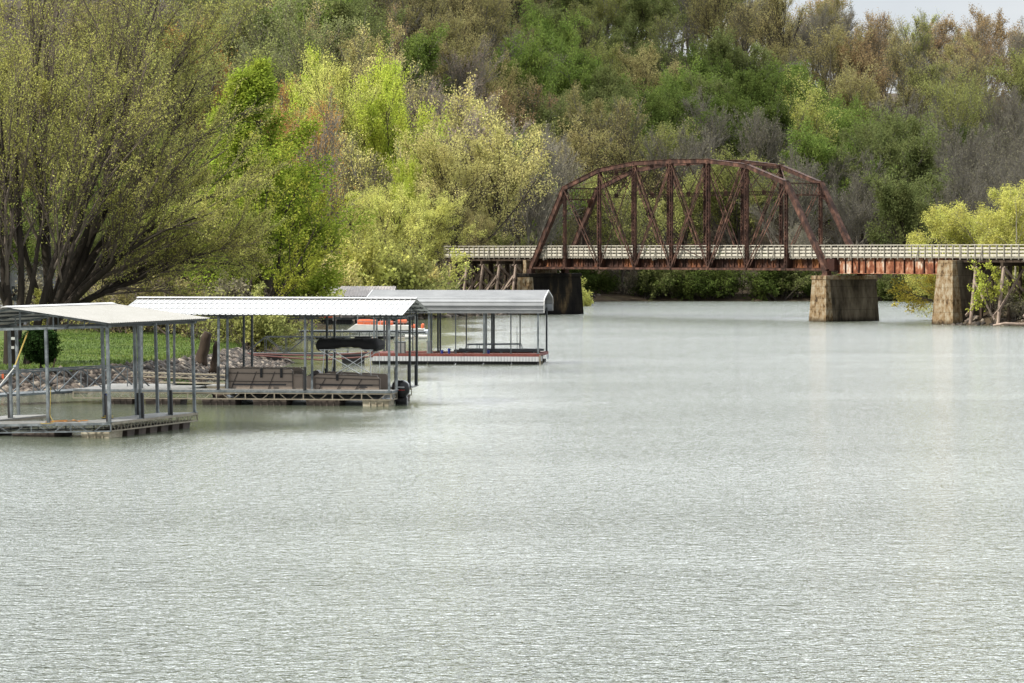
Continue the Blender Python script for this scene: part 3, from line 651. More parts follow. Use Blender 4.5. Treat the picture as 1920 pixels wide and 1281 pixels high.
for x in (.05, 4.0, 8.05, 12.1):
    m.beam(fB(x, -.1, zt), fB(x, 6.8, zt), .06, .09); m.beam(fB(x, -.1, ze-.05), fB(x, RY, zr-.06), .06, .07); m.beam(fB(x, 6.8, ze-.05), fB(x, RY, zr-.06), .06, .07)
    for y in (1.5, RY, 5.1): m.beam(fB(x, y, zt), fB(x, y, ze+(zr-ze)*(1-abs(y-RY)/RY)-.07), .05, .05)
    for s in (-1, 1):
        if x > 11: continue
m.build('roof_truss', M['galv_dark'], dB)
m = MB()
for y in (-.1, 1.0, 2.1, 4.5, 5.6, 6.7):
    h_ = ze+(zr-ze)*(1-abs(y-RY)/(RY+.3))-.02; m.beam(fB(x0+.1, y, h_), fB(x1-.1, y, h_), .06, .07)
for xa in (.05, 4.0, 8.05):   # small lattice brackets under the eave
    for y in (.08, 1.4):
        m.beam(fB(xa-.6, y, zt+.06), fB(xa+.9, y, zt+.06), .05, .05); m.beam(fB(xa-.6, y, zt-.06), fB(xa+.9, y, zt-.06), .04, .04)
        for k in range(6): m.beam(fB(xa-.6+k*.25, y, zt-.06), fB(xa-.48+k*.25, y, zt+.06), .03, .03)
m.build('purlin', M['galv_dark'], dB)

# ---- pontoon boat
fP = frame(fB(.85, 1.55, 0), a_, b_)
pb = thing('pontoon_boat', 'brown pontoon boat with black folded canopy moored under the long roof', 'boat', fP(3.6, 1.2, 0))
for y in (.35, 2.0):
    m = MB(); pts = [fP(-.2+k*.5, y, .16+max(0, (k-13)*.09)) for k in range(16)]; m.tube(pts, [.3]*13+[.27, .2, .06], 14); m.build('pontoon', M['alu'], pb, smooth=True)
m = MB(); m.box(-.25, 7.3, 0, 2.4, .5, .6, fP); m.build('hull_deck', M['boat_dark'], pb)
def panel_run(x0, x1, y, zt0, zt1, notch=False, zb=.62):
    m = MB(); n = 16; th = .06; vs = []
    # slightly rounded top corners
    prof = []
    for k in range(n+1):
        t_ = k/n; x = x0+(x1-x0)*t_; z = zt0+(zt1-zt0)*t_
        e_ = min(t_*(x1-x0), (1-t_)*(x1-x0)); z -= .14*max(0, 1-e_/.16)**2
        prof.append((x, z))
    for k in range(n):
        (xa, za), (xb, zb_) = prof[k], prof[k+1]
        m.hexa([fP(xa, y, zb), fP(xb, y, zb), fP(xb, y+th, zb), fP(xa, y+th, zb), fP(xa, y, za), fP(xb, y, zb_), fP(xb, y+th, zb_), fP(xa, y+th, za)])
    return m
runs = [(-.05, 3.05, 0, 1.33, 1.45), (4.05, 7.2, 0, 1.66, 1.68), (-.05, 3.05, 2.34, 1.33, 1.45), (4.05, 7.2, 2.34, 1.62, 1.64)]
for (x0_, x1_, y, z0_, z1_) in runs:
    fo = panel_run(x0_, x1_, y, z0_, z1_).build('side_panel', M['boat_brown'], pb)
    yy = y-.03 if y == 0 else y+.09
    m = MB()
    for f_ in (.02, .4, .76, .98):
        zl = .62+(min(z0_, z1_)-.62)*f_
        m.beam(fP(x0_+.03, yy, zl), fP(x1_-.03, yy, zl+(z1_-z0_)*f_*.7), .03, .03)
    nn = 3
    for k in range(1, nn+1):
        xs = x0_+(x1_-x0_)*k/(nn+.6); m.beam(fP(xs, yy, z0_-.16), fP(xs+.34, yy, .63), .028, .028)
    for xs in (x0_+.03, x1_-.03): m.beam(fP(xs, yy, z0_-.12), fP(xs, yy, .63), .03, .03)
    m.build('rail', M['boat_dark'], fo)
    m = MB(); m.box(x0_+.35, x1_-.25, yy+.012, yy+.028, .86, .93, fP) if y == 0 else m.box(x0_+.35, x1_-.25, y+.06, y+.07, .86, .93, fP); m.build('stripe', M['boat_stripe'], fo)
m = MB(); m.box(.55, .95, -.012, -.001, .78, .82, fP); m.box(.62, .9, -.012, -.001, .83, .85, fP); m.build('emblem', M['boat_stripe'], pb)
for (xa, xb) in ((3.05, 3.6), (3.62, 4.05)):
    m = MB(); m.box(xa, xb, .03, .07, .64, 1.38 if xa > 3.3 else 1.3, fP); m.beam(fP(xa, 0, 1.3), fP(xb, 0, 1.3), .03, .03); m.build('gate', M['boat_brown'], pb)
for (xa, xb, z) in ((5.75, 7.1, 1.5), (4.1, 5.2, 1.45)):
    for ys in ((.1, .7), (1.7, 2.3)):
        m = MB(); m.box(xa, xb, ys[0], ys[1], .62, 1.0, fP); m.box(xa, xb, ys[0] if ys[0] < 1 else ys[1]-.16, ys[0]+.16 if ys[0] < 1 else ys[1], 1.0, z, fP); m.build('bench_seat', M['seat_vinyl'], pb, bevel=.04)
m = MB(); m.box(.1, 2.6, .1, .7, .62, 1.0, fP); m.box(.1, 2.6, .1, .28, 1.0, 1.36, fP); m.build('bench_seat', M['seat_vinyl'], pb, bevel=.04)
for xs in (4.55, 5.5, 1.9):
    m = MB(); m.box(xs, xs+.12, -.065, -.046, 1.22 if xs > 3 else 1.1, 1.66 if xs > 3 else 1.4, fP); m.build('strap', M['sleeve'], pb)
# helm with wheel
m = MB(); m.box(2.75, 3.4, .15, .9, .6, 1.35, fP); m.hexa([fP(2.8, .2, 1.35), fP(3.35, .2, 1.35), fP(3.35, .85, 1.35), fP(2.8, .85, 1.35), fP(2.95, .22, 1.56), fP(3.1, .22, 1.56), fP(3.1, .83, 1.56), fP(2.95, .83, 1.56)])
hm = m.build('helm', M['boat_dark'], pb, bevel=.03)
m = MB(); m.tube([fP(2.7+.1*math.cos(k*math.pi/8)*.5, .5+.18*math.sin(k*math.pi/8), 1.5+.18*math.cos(k*math.pi/8)) for k in range(17)], .014, 6, False)
m.build('steering_wheel', M['sleeve'], hm)
m = MB(); m.box(2.05, 2.55, .9, 1.4, .95, 1.1, fP); m.box(2.0, 2.12, .9, 1.4, 1.05, 1.52, fP); m.box(2.2, 2.4, 1.05, 1.25, .6, .95, fP); m.build('captain_seat', M['seat_vinyl'], pb, bevel=.04)
# canopy
def cano(u, v):
    x = .08+3.02*u; ang = 2*math.pi*v; ry = 1.15; cz = 2.84-.0*x; hh = .31
    cz = 2.72+.10*math.sin(math.pi*u*.9+.3)-(.05 if u < .25 else 0)
    k = (1-(abs(2*u-1))**14)**.5 if abs(2*u-1) < 1 else 0; k = k*(.82+.18*math.cos(6*u)) if k > .02 else .02
    cy = 1.2; sy = math.copysign(abs(math.cos(ang))**.55, math.cos(ang)); sz = math.copysign(abs(math.sin(ang))**.7, math.sin(ang))
    lump = 1+.06*math.sin(x*7+ang*3)+.09*math.sin(x*15+1)*(1 if sz < 0 else .15)
    return fP(x, cy+ry*sy*(.6+.4*k), cz+hh*sz*k*lump)
m = MB(); m.grid(cano, 40, 24); m.build('canopy', M['canvas'], pb, smooth=True)
for y in (.12, 2.28):
    m = MB(); m.beam(fP(.35, y, 2.5), fP(2.05, y, 1.42), .032, .032); m.beam(fP(2.8, y, 2.5), fP(.9, y, 1.4), .032, .032); m.beam(fP(.85, y, 2.55), fP(.85, y, 1.36), .03, .03); m.beam(fP(.45, y, 2.55), fP(.4, y, 1.34), .025, .025); m.beam(fP(2.6, y, 2.55), fP(2.7, y, 1.42), .03, .03); m.beam(fP(.3, y, 2.52), fP(2.85, y, 2.52), .03, .03)
    m.build('canopy_frame', M['alu'], pb)
# outboard motor
mo = MB(); cx, cy = -.95, .45
secs = [(.30, .20, .20), (.42, .30, .24), (.55, .40, .27), (.75, .42, .28), (.95, .40, .27), (1.06, .30, .22), (1.12, .16, .12)]
vs = []; n = 16
for (z, rx, ry) in secs:
    for k in range(n):
        an = 2*math.pi*k/n; c0 = math.copysign(abs(math.cos(an))**.7, math.cos(an)); s0 = math.copysign(abs(math.sin(an))**.7, math.sin(an))
        vs.append(fP(cx+.06*(z-.6)+rx*c0, cy+ry*s0, z))
mo.add(vs, [(i*n+k, i*n+(k+1) % n, (i+1)*n+(k+1) % n, (i+1)*n+k) for i in range(len(secs)-1) for k in range(n)]+[tuple(range(n)), tuple((len(secs)-1)*n+k for k in range(n))])
oo = mo.build('outboard_motor', M['motor'], pb, smooth=True)
m = MB(); m.hexa([fP(cx-.28, cy-.12, -.3), fP(cx+.2, cy-.12, -.3), fP(cx+.2, cy+.12, -.3), fP(cx-.28, cy+.12, -.3), fP(cx-.3, cy-.17, .34), fP(cx+.3, cy-.17, .34), fP(cx+.3, cy+.17, .34), fP(cx-.3, cy+.17, .34)]); m.build('motor_leg', M['motor'], oo, bevel=.05)
m = MB(); m.box(cx+.25, -.2, cy-.2, cy+.2, .3, .62, fP); m.build('bracket', M['alu'], oo)
m = MB(); m.box(cx-.22, cx+.24, cy-.29, cy-.275, .66, .685, fP); m.build('stripe', M['red'], oo)
for k in range(7): m2 = MB() if k == 0 else m2; m2.box(cx+.22-k*.062-.045, cx+.22-k*.062, cy-.29, cy-.276, .775, .835 if k else .845, fP)
m2.build('lettering', M['lettering'], oo)

# ---- dock C, barrel roofed
a_ = V(-.994, .11, 0); b_ = V(.11, .994, 0)
fC = frame((Px(1011, 201), 201, 0), a_, b_)
dC = thing('covered_boat_dock', 'farthest covered dock with rounded grey roof, red deck and white skirt', 'boat dock', fC(5, 2.8, 0), 'covered docks along the left shore')
m = MB(); m.box(0, 10.75, 0, 1.3, .58, .67, fC); m.box(0, 10.75, 4.3, 5.6, .58, .67, fC); m.box(9.4, 10.75, 1.3, 4.3, .58, .67, fC); m.box(-.03, 10.78, -.03, 0, .5, .68, fC); m.box(-.03, 0, 0, 5.6, .5, .68, fC); m.build('deck', M['deck_red'], dC)
m = MB()
def corr(p0, p1, z0, z1, n):
    P0 = lambda t_, o_: (p0[0]+(p1[0]-p0[0])*t_, p0[1]+(p1[1]-p0[1])*t_-o_) if p0[1] == p1[1] else (p0[0]-o_, p0[1]+(p1[1]-p0[1])*t_)
    vs = []
    for k in range(2*n+1):
        q = P0(k/(2*n), .02 if k % 2 else 0); vs += [fC(q[0], q[1], z0), fC(q[0], q[1], z1)]
    m.add(vs, [(2*k, 2*k+2, 2*k+3, 2*k+1) for k in range(2*n)])
corr((0, -.05), (10.75, -.05), .2, .5, 55); corr((-.05, 0), (-.05, 1.3), .2, .5, 7); corr((-.05, 4.3), (-.05, 5.6), .2, .5, 7)
m.build('skirt', M['skirt'], dC)
m = MB(); m.beam(fC(-.06, -.06, 0), fC(-.06, -.06, .6), .1, .1); m.beam(fC(-.06, 1.3, 0), fC(-.06, 1.3, .6), .1, .1); m.build('corner_post', M['frame_tan'], dC)
floats(fC, dC, [(.1+k*1.78, 1.75+k*1.78, .1, 1.2) for k in range(6)]+[(.1+k*1.78, 1.6+k*1.78, 4.4, 5.5) for k in range(6)], -.3, .22, 'float_black')
for x in (.08, 3.5, 7.0, 10.5):
    for y in (.1, 1.2, 4.4, 5.5):
        if y in (1.2, 4.4) and x in (.08,): continue
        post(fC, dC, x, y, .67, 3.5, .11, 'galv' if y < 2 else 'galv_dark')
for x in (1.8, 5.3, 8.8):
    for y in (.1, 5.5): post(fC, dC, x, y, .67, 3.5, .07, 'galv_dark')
prof = []
for (y, z) in ((-.05, 3.25), (-.05, 3.75), (.02, 3.98), (.25, 4.16), (2.8, 4.62), (5.35, 4.16), (5.58, 3.98), (5.65, 3.75), (5.65, 3.3)): prof.append((y, z))
# panels run lengthwise: stepped ribs across the profile
m = MB(); pts = []
for (p, q) in zip(prof[:-1], prof[1:]):
    L_ = math.hypot(q[0]-p[0], q[1]-p[1]); n = max(1, int(L_/.23))
    for k in range(n): pts.append((p[0]+(q[0]-p[0])*k/n, p[1]+(q[1]-p[1])*k/n))
pts.append(prof[-1]); rp = []
for i in range(len(pts)-1):
    (ya, za), (yb, zb) = pts[i], pts[i+1]; L_ = math.hypot(yb-ya, zb-za); ny_, nz_ = -(zb-za)/L_, (yb-ya)/L_
    for f_, h_ in ((0, 0), (.7, 0), (.78, .035), (.92, .035)): rp.append((ya+(yb-ya)*f_+ny_*h_, za+(zb-za)*f_+nz_*h_))
rp.append(pts[-1])
for dz in (0, -.02):
    vs = [fC(x, y, z+dz) for x in (-.3, 11.0) for (y, z) in rp]; k = len(rp)
    m.add(vs, [(j, j+1, k+j+1, k+j) for j in range(k-1)])
ro = m.build('roof', M['roof_grey'], dC)
m = MB()
for x in (-.31, 11.01):
    for (p, q) in zip(prof[:-1], prof[1:]): m.beam(fC(x, p[0], p[1]), fC(x, q[0], q[1]), .06, .09)
m.build('roof_trim', M['trim_white'], ro)
m = MB()
for x in (.08, 3.5, 7, 10.5):
    for (p, q) in zip(prof[:-1], prof[1:]): m.beam(fC(x, p[0]+(.1 if p[0] < 2.8 else -.1), p[1]-.08), fC(x, q[0]+(.1 if q[0] < 2.8 else -.1 if q[0] > 2.8 else 0), q[1]-.08), .05, .06)
m.build('roof_hoop', M['galv'], dC)
# lift and furniture of dock C
lf = thing('boat_lift', 'empty boat lift cradle with raised pale rails on the red deck', 'boat lift', fC(3, 2.8, .5))
m = MB()
for y in (1.6, 4.0): m.beam(fC(.1, y, .82), fC(5.6, y, .82), .12, .14)
for x in (.6, 2.7, 4.9): m.beam(fC(x, 1.6, .75), fC(x, 4.0, .75), .1, .12)
m.build('cradle', M['galv_dark'], lf)
for y in (2.2, 3.4):
    m = MB(); m.beam(fC(1.5, y, 1.22), fC(4.9, y, 1.18), .09, .08); m.beam(fC(1.5, y, 1.2), fC(1.4, y, .8), .05, .05); m.beam(fC(4.9, y, 1.2), fC(4.95, y, .8), .05, .05); m.beam(fC(4.2, y, 1.2), fC(4.2, y, .8), .05, .05); m.build('guide_rail', M['galv'], lf)
def cabinet(x0, x1, y0, y1, z1, label):
    t = thing('dock_box', label, 'cabinet', fC((x0+x1)/2, y0, .67)); m = MB(); m.box(x0, x1, y0, y1, .67, z1-.06, fC); m.build('body', M['deck_grey'], t, bevel=.02)
    m = MB(); m.box(x0-.03, x1+.03, y0-.03, y1+.03, z1-.06, z1, fC); m.build('lid', M['galv'], t, bevel=.02)
cabinet(8.6, 9.25, .4, .95, 1.42, 'wide grey storage box at the left end of the red deck'); cabinet(6.95, 7.2, .5, .8, 1.46, 'narrow grey cabinet against a post of the red deck')
for (x, lab, h_) in ((6.2, 'low blue bucket nearest the narrow grey cabinet', .22), (5.75, 'tall blue bucket standing beside the boat lift', .32), (3.25, 'blue bucket in front of the pale lift rails', .22)):
    m = MB(); m.tube([fC(x, .35, .67), fC(x, .35, .67+h_)], [.075, .095], 10); o = m.build('bucket', M['blue'], None); rebase(o, fC(x, .35, .67)); setp(o, lab, 'bucket', 'blue buckets on the red deck')
m = MB(); m.beam(fC(1.5, 1.1, .67), fC(1.53, 1.1, 2.35), .03, .03); o = m.build('rod', M['galv_dark'], None); rebase(o, fC(1.5, 1.1, .67)); setp(o, 'thin upright rod standing on the red deck', 'rod')

# ---- gangway to dock C with floats and red pipes
def gangway(name, label, P0, P1, wid, zb0, zb1, h, n, mat, group='truss gangways', chord=.07, slope_ends=True, back=True, deckmat='galv_dark'):
    P0 = Vector(P0); P1 = Vector(P1); d = (P1-P0).normalized(); s = V(-d.y, d.x, 0).normalized(); s = s if s.y > 0 else -s
    t = thing(name, label, 'gangway', (P0+P1)/2, group)
    g = lambda t_, w, z: P0+(P1-P0)*t_+s*w+V(0, 0, z+zb0+(zb1-zb0)*t_)
    m = MB(); m.hexa([g(0, 0, 0), g(1, 0, 0), g(1, wid, 0), g(0, wid, 0), g(0, 0, .05), g(1, 0, .05), g(1, wid, .05), g(0, wid, .05)]); m.build('walkway', M[deckmat], t)
    for w in ((0, wid) if back else (0,)):
        m = MB(); e = 1/n if slope_ends else 0
        m.beam(g(e, w, h), g(1-e, w, h), chord, chord); m.beam(g(0, w, 0), g(1, w, 0), chord, chord*1.4)
        if slope_ends: m.beam(g(0, w, 0), g(e, w, h), chord*.8, chord*.8); m.beam(g(1, w, 0), g(1-e, w, h), chord*.8, chord*.8)
        for k in range(1, n):
            m.beam(g(k/n, w, 0), g(k/n, w, h), chord*.6, chord*.6)
            if k < n-1:
                if k % 2: m.beam(g(k/n, w, h), g((k+1)/n, w, 0), chord*.65, chord*.65)
                else: m.beam(g(k/n, w, 0), g((k+1)/n, w, h), chord*.65, chord*.65)
        m.build('truss_side', M[mat], t)
    return t, g
d0 = 203.0
gt, g = gangway('gangway', 'dark truss gangway on black floats leading to the red decked dock', (Px(458, d0), d0, 0), (Px(690, d0), d0, 0), 1.2, .62, .62, 1.07, 6, 'galv_dark', slope_ends=True)
for (xa, xb, zz, dd) in ((498, 527, .55, -.2), (640, 683, .58, -.3)):
    m = MB(); x0_, x1_ = Px(xa, d0), Px(xb, d0); m.hexa([(x0_+.08, d0-.1, -.3), (x1_-.08, d0-.1, -.3), (x1_-.08, d0+1.3, -.3), (x0_+.08, d0+1.3, -.3), (x0_, d0-.15, zz), (x1_, d0-.15, zz), (x1_, d0+1.35, zz), (x0_, d0+1.35, zz)]); m.build('float', M['float_black'], gt, bevel=.04)
for (z0_, z1_, y_, lab) in ((.62, .28, 201.6, 'lower of two long red brown pipes in front of the dark gangway'), (.66, .52, 202.3, 'upper of two long red brown pipes in front of the dark gangway')):
    m = MB(); m.tube([(Px(452, y_), y_, z0_), (Px(600, y_), y_, z1_), (Px(700, y_), y_, z1_+.22)], .05, 8); o = m.build('pipe', M['red_pipe'], None); rebase(o, (Px(452, y_), y_, z0_)); setp(o, lab, 'pipe', 'red pipes beside the gangway')

# ---- gangway A along the near shore
gangway('gangway', 'galvanised truss gangway running along the rocky shore behind the nearest dock', (Px(-75, 146), 146, 0), (Px(282, 152.5), 152.5, 0), 1.5, .38, .62, 1.05, 8, 'galv', deckmat='galv')
# ---- timber gangway to dock B
tg = thing('beam_gangway', 'low gangway of two brown beams crossing the rocks to the boat dock', 'gangway', (Px(340, 160), 160, .6))
for (xa, xb, dd, ya, yb) in ((246, 452, 162.5, 696.5, 703), (300, 452, 158.5, 715.5, 718.5), (246, 452, 164, 706, 711)):
    m = MB(); p0 = V(Px(xa, dd), dd, Zy(ya, dd)-.12); p1 = V(Px(xb, dd-3), dd-3, Zy(yb, dd-3)-.12)
    m.beam(p0+V(0, 0, .09), p1+V(0, 0, .09), .12, .06); m.beam(p0-V(0, 0, .12), p1-V(0, 0, .12), .12, .05)
    for k in range(18): q = p0+(p1-p0)*k/18; q2 = p0+(p1-p0)*(k+1)/18; m.beam(q+V(0, 0, .08*(1 if k % 2 else -1)), q2-V(0, 0, .08*(1 if k % 2 else -1)), .04, .03)
    m.build('beam', M['frame_tan'] if ya < 705 or ya > 714 else M['timber'], tg)

# ---- far low dock (E), orange pontoon boat, far tan roof dock (D)
fE = frame((Px(797, 262), 262, 0), (-1, .02, 0), (.02, 1, 0))
dE = thing('floating_dock', 'low dark open dock platform in front of the orange seated boat', 'dock', fE(6, 1, 0))
m = MB(); m.box(2.2, 13.3, 0, 2.4, .56, .66, fE); m.box(0, 2.2, .3, 1.8, .5, .58, fE); m.build('deck', M['galv_dark'], dE)
m = MB(); truss_skirt(m, fE, (2.2, 0), (13.3, 0), .18, .56, 14, .07); truss_skirt(m, fE, (0, .3), (2.2, .3), .2, .5, 4, .05); m.build('deck_frame', M['galv_dark'], dE)
floats(fE, dE, [(2.6+k*1.9, 3.9+k*1.9, .2, 2.2) for k in range(6)], -.3, .16, 'float_black')
for (x, zz) in ((1.3, .5), (.2, .45)):
    m = MB(); m.tube([fE(x+.35, .3, .16), fE(x-.35, .3, .16)], [.2, .16], 10); m.build('float', M['white'], dE, smooth=False)
for x in (3.3, 6.8, 9.9):
    m = MB(); m.beam(fE(x, .1, .1), fE(x, .1, 1.1 if x < 4 else .8), .06, .06); m.build('post', M['white'], dE)
dd = 276.0; fO = frame((Px(800, dd), dd, 0), (-1, 0, 0), (0, 1, 0))
ob = thing('pontoon_boat', 'pale grey boat with bright orange seats moored behind the low dock', 'boat', fO(3.5, 1, 0))
for y in (.3, 1.9):
    m = MB(); m.tube([fO(-.1+k*.7, y, .12+max(0, k-8)*.1) for k in range(11)], [.28]*9+[.2, .08], 10); m.build('pontoon', M['alu'], ob, smooth=True)
m = MB(); m.hexa([fO(1.4, 0, .36), fO(6.9, 0, .36), fO(6.9, 2.2, .36), fO(1.4, 2.2, .36), fO(1.4, 0, .76), fO(6.2, 0, .86), fO(6.2, 2.2, .86), fO(1.4, 2.2, .76)]); m.box(0.2, 1.4, .1, 2.1, .36, .5, fO); m.build('hull', M['white'], ob, bevel=.03)
for (xa, xb, z0_, z1_) in ((4.3, 6.0, .8, 1.22), (2.95, 4.2, .78, 1.08), (1.75, 2.7, .95, 1.2), (.9, 1.3, .5, .8), (.25, .5, .5, .85)):
    m = MB(); m.box(xa, xb, .3, .8, z0_, z1_, fO); m.box(xa, xb, 1.4, 1.9, z0_, z1_+.05, fO); m.build('seat', M['orange'], ob, bevel=.06)
m = MB()
for y in (.05, 2.15):
    m.beam(fO(1.5, y, 1.05), fO(6.0, y, 1.1), .03, .03)
    for k in range(9): m.beam(fO(1.5+k*.56, y, .75), fO(1.5+k*.56, y, 1.06), .025, .025)
for x in (1.0, 4.0): m.beam(fO(x, .2, .5), fO(x, .2, 1.75 if x < 2 else 1.3), .04, .04)
m.build('rail', M['alu'], ob)
dd = 316.0; fD = frame((Px(765, dd), dd, 0), (-1, .05, 0), (.05, 1, 0))
dD = thing('covered_boat_dock', 'distant covered dock whose tan gable roof shows above the white roof', 'boat dock', fD(5, 3, 0), 'covered docks along the left shore')
m = MB(); m.box(0, 11, 0, 1.2, .45, .6, fD); m.box(0, 11, 5, 6.2, .45, .6, fD); m.box(9.8, 11, 1.2, 5, .45, .6, fD); m.build('deck', M['galv_dark'], dD)
floats(fD, dD, [(.2+k*1.8, 1.7+k*1.8, .1, 1.1) for k in range(6)], -.3, .42, 'float_black')
ye, yr = Zy(556, 316), Zy(537, 319)
m = MB(); roof_sheet(m, fD, 1.45, 9.6, [(-.4, ye), (3.1, yr)], 'x', .3, .05, .02, .07); roof_sheet(m, fD, 1.45, 9.6, [(3.1, yr), (6.6, ye)], 'x', .3, .05, .02, .07); m.build('roof', M['roof_tan'], dD)
for x in (1.9, 4.3, 6.8, 9.2):
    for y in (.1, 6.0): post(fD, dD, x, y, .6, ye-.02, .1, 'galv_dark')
m = MB()
for y in (0, 3.1, 6): m.beam(fD(1.5, y, ye-.1 if y != 3.1 else yr-.12), fD(9.5, y, ye-.1 if y != 3.1 else yr-.12), .08, .12)
m.build('purlin', M['galv_dark'], dD)
for k, (x, w_, c, lab) in enumerate(((9.0, 1.6, 'orange', 'faded orange cushion at the left of the distant dock'), (6.7, 1.2, 'roof_tan', 'tan padded chest just right of the orange cushion'), (4.4, 1.9, 'float_tan', 'wide tan padded chest in the middle of the distant dock'), (1.9, 1.5, 'float_tan', 'tan padded chest at the right end of the distant dock'))):
    t = thing('deck_box', lab, 'storage box', fD(x-w_/2, .5, .6), 'boxes on the distant dock'); m = MB(); m.box(x-w_, x, .3, .9, .6, .92, fD); m.build('body', M[c], t, bevel=.05); m = MB(); m.box(x-w_-.02, x+.02, .28, .92, .92, .98, fD); m.build('lid', M[c], t)
for k, x in enumerate((7.4, 5.0, 2.5, .8)):
    m = MB(); m.beam(fD(x, .05, .3), fD(x, .05, 1.0), .12, .12); m.build('white_bumper', M['white'], dD)

# ---- house glimpsed between the trunks, stake, stones
hd = 262.0; hx = Px(40, hd); hz = 2.2
ho = thing('house', 'pale grey house glimpsed between the trunks of the big trees', 'house', (hx, hd, hz))
m = MB(); m.box(hx-4.5, hx+1.95, hd, hd+6, hz-1.5, Zy(506, hd)); m.add([(hx-4.5, hd, Zy(506, hd)), (hx+1.95, hd, Zy(506, hd)), (hx-1.2, hd, Zy(478, hd)), (hx-4.5, hd+6, Zy(506, hd)), (hx+1.95, hd+6, Zy(506, hd)), (hx-1.2, hd+6, Zy(478, hd))], [(0, 1, 2), (3, 4, 5)])
for k in range(16): m.box(hx-4.52, hx+1.97, hd-.025, hd-.002, hz-1.2+k*.26, hz-.98+k*.26)
wl = m.build('wall', M['siding'], ho)
m = MB()
for s in (-1, 1):
    xe = hx-4.9 if s < 0 else hx+2.35; xr = hx-1.2; ze_ = Zy(506, hd)-.12; zr_ = Zy(478, hd)+.05
    m.hexa([(xe, hd-.5, ze_), (xr, hd-.5, zr_), (xr, hd+6.5, zr_), (xe, hd+6.5, ze_), (xe, hd-.5, ze_+.1), (xr, hd-.5, zr_+.1), (xr, hd+6.5, zr_+.1), (xe, hd+6.5, ze_+.1)])
rf = m.build('roof', M['shingle'], ho)
m = MB(); m.beam((hx-4.9, hd-.53, Zy(506, hd)-.1), (hx-1.2, hd-.53, Zy(478, hd)+.07), .05, .22); m.beam((hx+2.35, hd-.53, Zy(506, hd)-.1), (hx-1.2, hd-.53, Zy(478, hd)+.07), .05, .22); m.build('bargeboard', M['trim_white'], rf)
for k in range(2):
    m = MB(); m.box(hx-3.4+k*2.6, hx-2.4+k*2.6, hd-.06, hd-.03, hz+.9, hz+2.1); m.build('window', M['glass'], wl)
st = MB(); st.box(Px(5, 160)-.05, Px(5, 160)+.05, 160, 160.1, .6, Zy(698, 160)); o = st.build('stake', M['orange'], None); rebase(o, (Px(5, 160), 160, .7)); setp(o, 'short orange wooden stake at the lawn edge, left edge of the photo', 'stake')
d_ = 163; st = MB(); st.tube([(Px(96, d_), d_, .8), (Px(104, d_), d_, Zy(672, d_))], .035, 6); o = st.build('pole', M['timber'], None); rebase(o, (Px(96, d_), d_, .8)); setp(o, 'thin dark leaning pole beside the round evergreen', 'pole')
# ------------------------------------------------------------------ foliage materials
def leaf_mat(name):
    m, t, b = newmat(name); nt = t; nt.nodes.remove(b); out = nt.nodes['Material Output']
    oi = nt.nodes.new('ShaderNodeObjectInfo'); geo = nt.nodes.new('ShaderNodeNewGeometry')
    hs = nt.nodes.new('ShaderNodeHueSaturation'); nt.links.new(oi.outputs['Color'], hs.inputs['Color'])
    m1 = nt.nodes.new('ShaderNodeMapRange'); m1.inputs[3].default_value = .62; m1.inputs[4].default_value = 1.38; nt.links.new(geo.outputs['Random Per Island'], m1.inputs[0]); nt.links.new(m1.outputs[0], hs.inputs['Value'])
    n = noise(nt, .45, 2); m2 = nt.nodes.new('ShaderNodeMapRange'); m2.inputs[1].default_value = .3; m2.inputs[2].default_value = .7; m2.inputs[3].default_value = .482; m2.inputs[4].default_value = .508
    nt.links.new(n.outputs[0], m2.inputs[0]); nt.links.new(m2.outputs[0], hs.inputs['Hue'])
    d = nt.nodes.new('ShaderNodeBsdfDiffuse'); tr = nt.nodes.new('ShaderNodeBsdfTranslucent'); mx = nt.nodes.new('ShaderNodeMixShader'); mx.inputs[0].default_value = .35
    nt.links.new(hs.outputs[0], d.inputs[0]); nt.links.new(hs.outputs[0], tr.inputs[0]); nt.links.new(d.outputs[0], mx.inputs[1]); nt.links.new(tr.outputs[0], mx.inputs[2]); nt.links.new(mx.outputs[0], out.inputs[0])
    return m
M['leaf'] = leaf_mat('leaves')
def bark_mat(name):
    m, t, b = newmat(name); oi = t.nodes.new('ShaderNodeObjectInfo'); n = noise(t, 2.5, 5, .7, (1, 1, .3)); r = ramp(t, [(.3, (.5, .5, .5)), (.7, (1.3, 1.3, 1.3))])
    t.links.new(n.outputs[0], r.inputs[0]); mx = t.nodes.new('ShaderNodeMix'); mx.data_type = 'RGBA'; mx.blend_type = 'MULTIPLY'; mx.inputs[0].default_value = 1
    t.links.new(oi.outputs['Color'], mx.inputs[6]); t.links.new(r.outputs[0], mx.inputs[7]); t.links.new(mx.outputs[2], b.inputs['Base Color']); b.inputs['Roughness'].default_value = .9; b.inputs['Specular IOR Level'].default_value = .15
    return m
M['bark'] = bark_mat('bark')
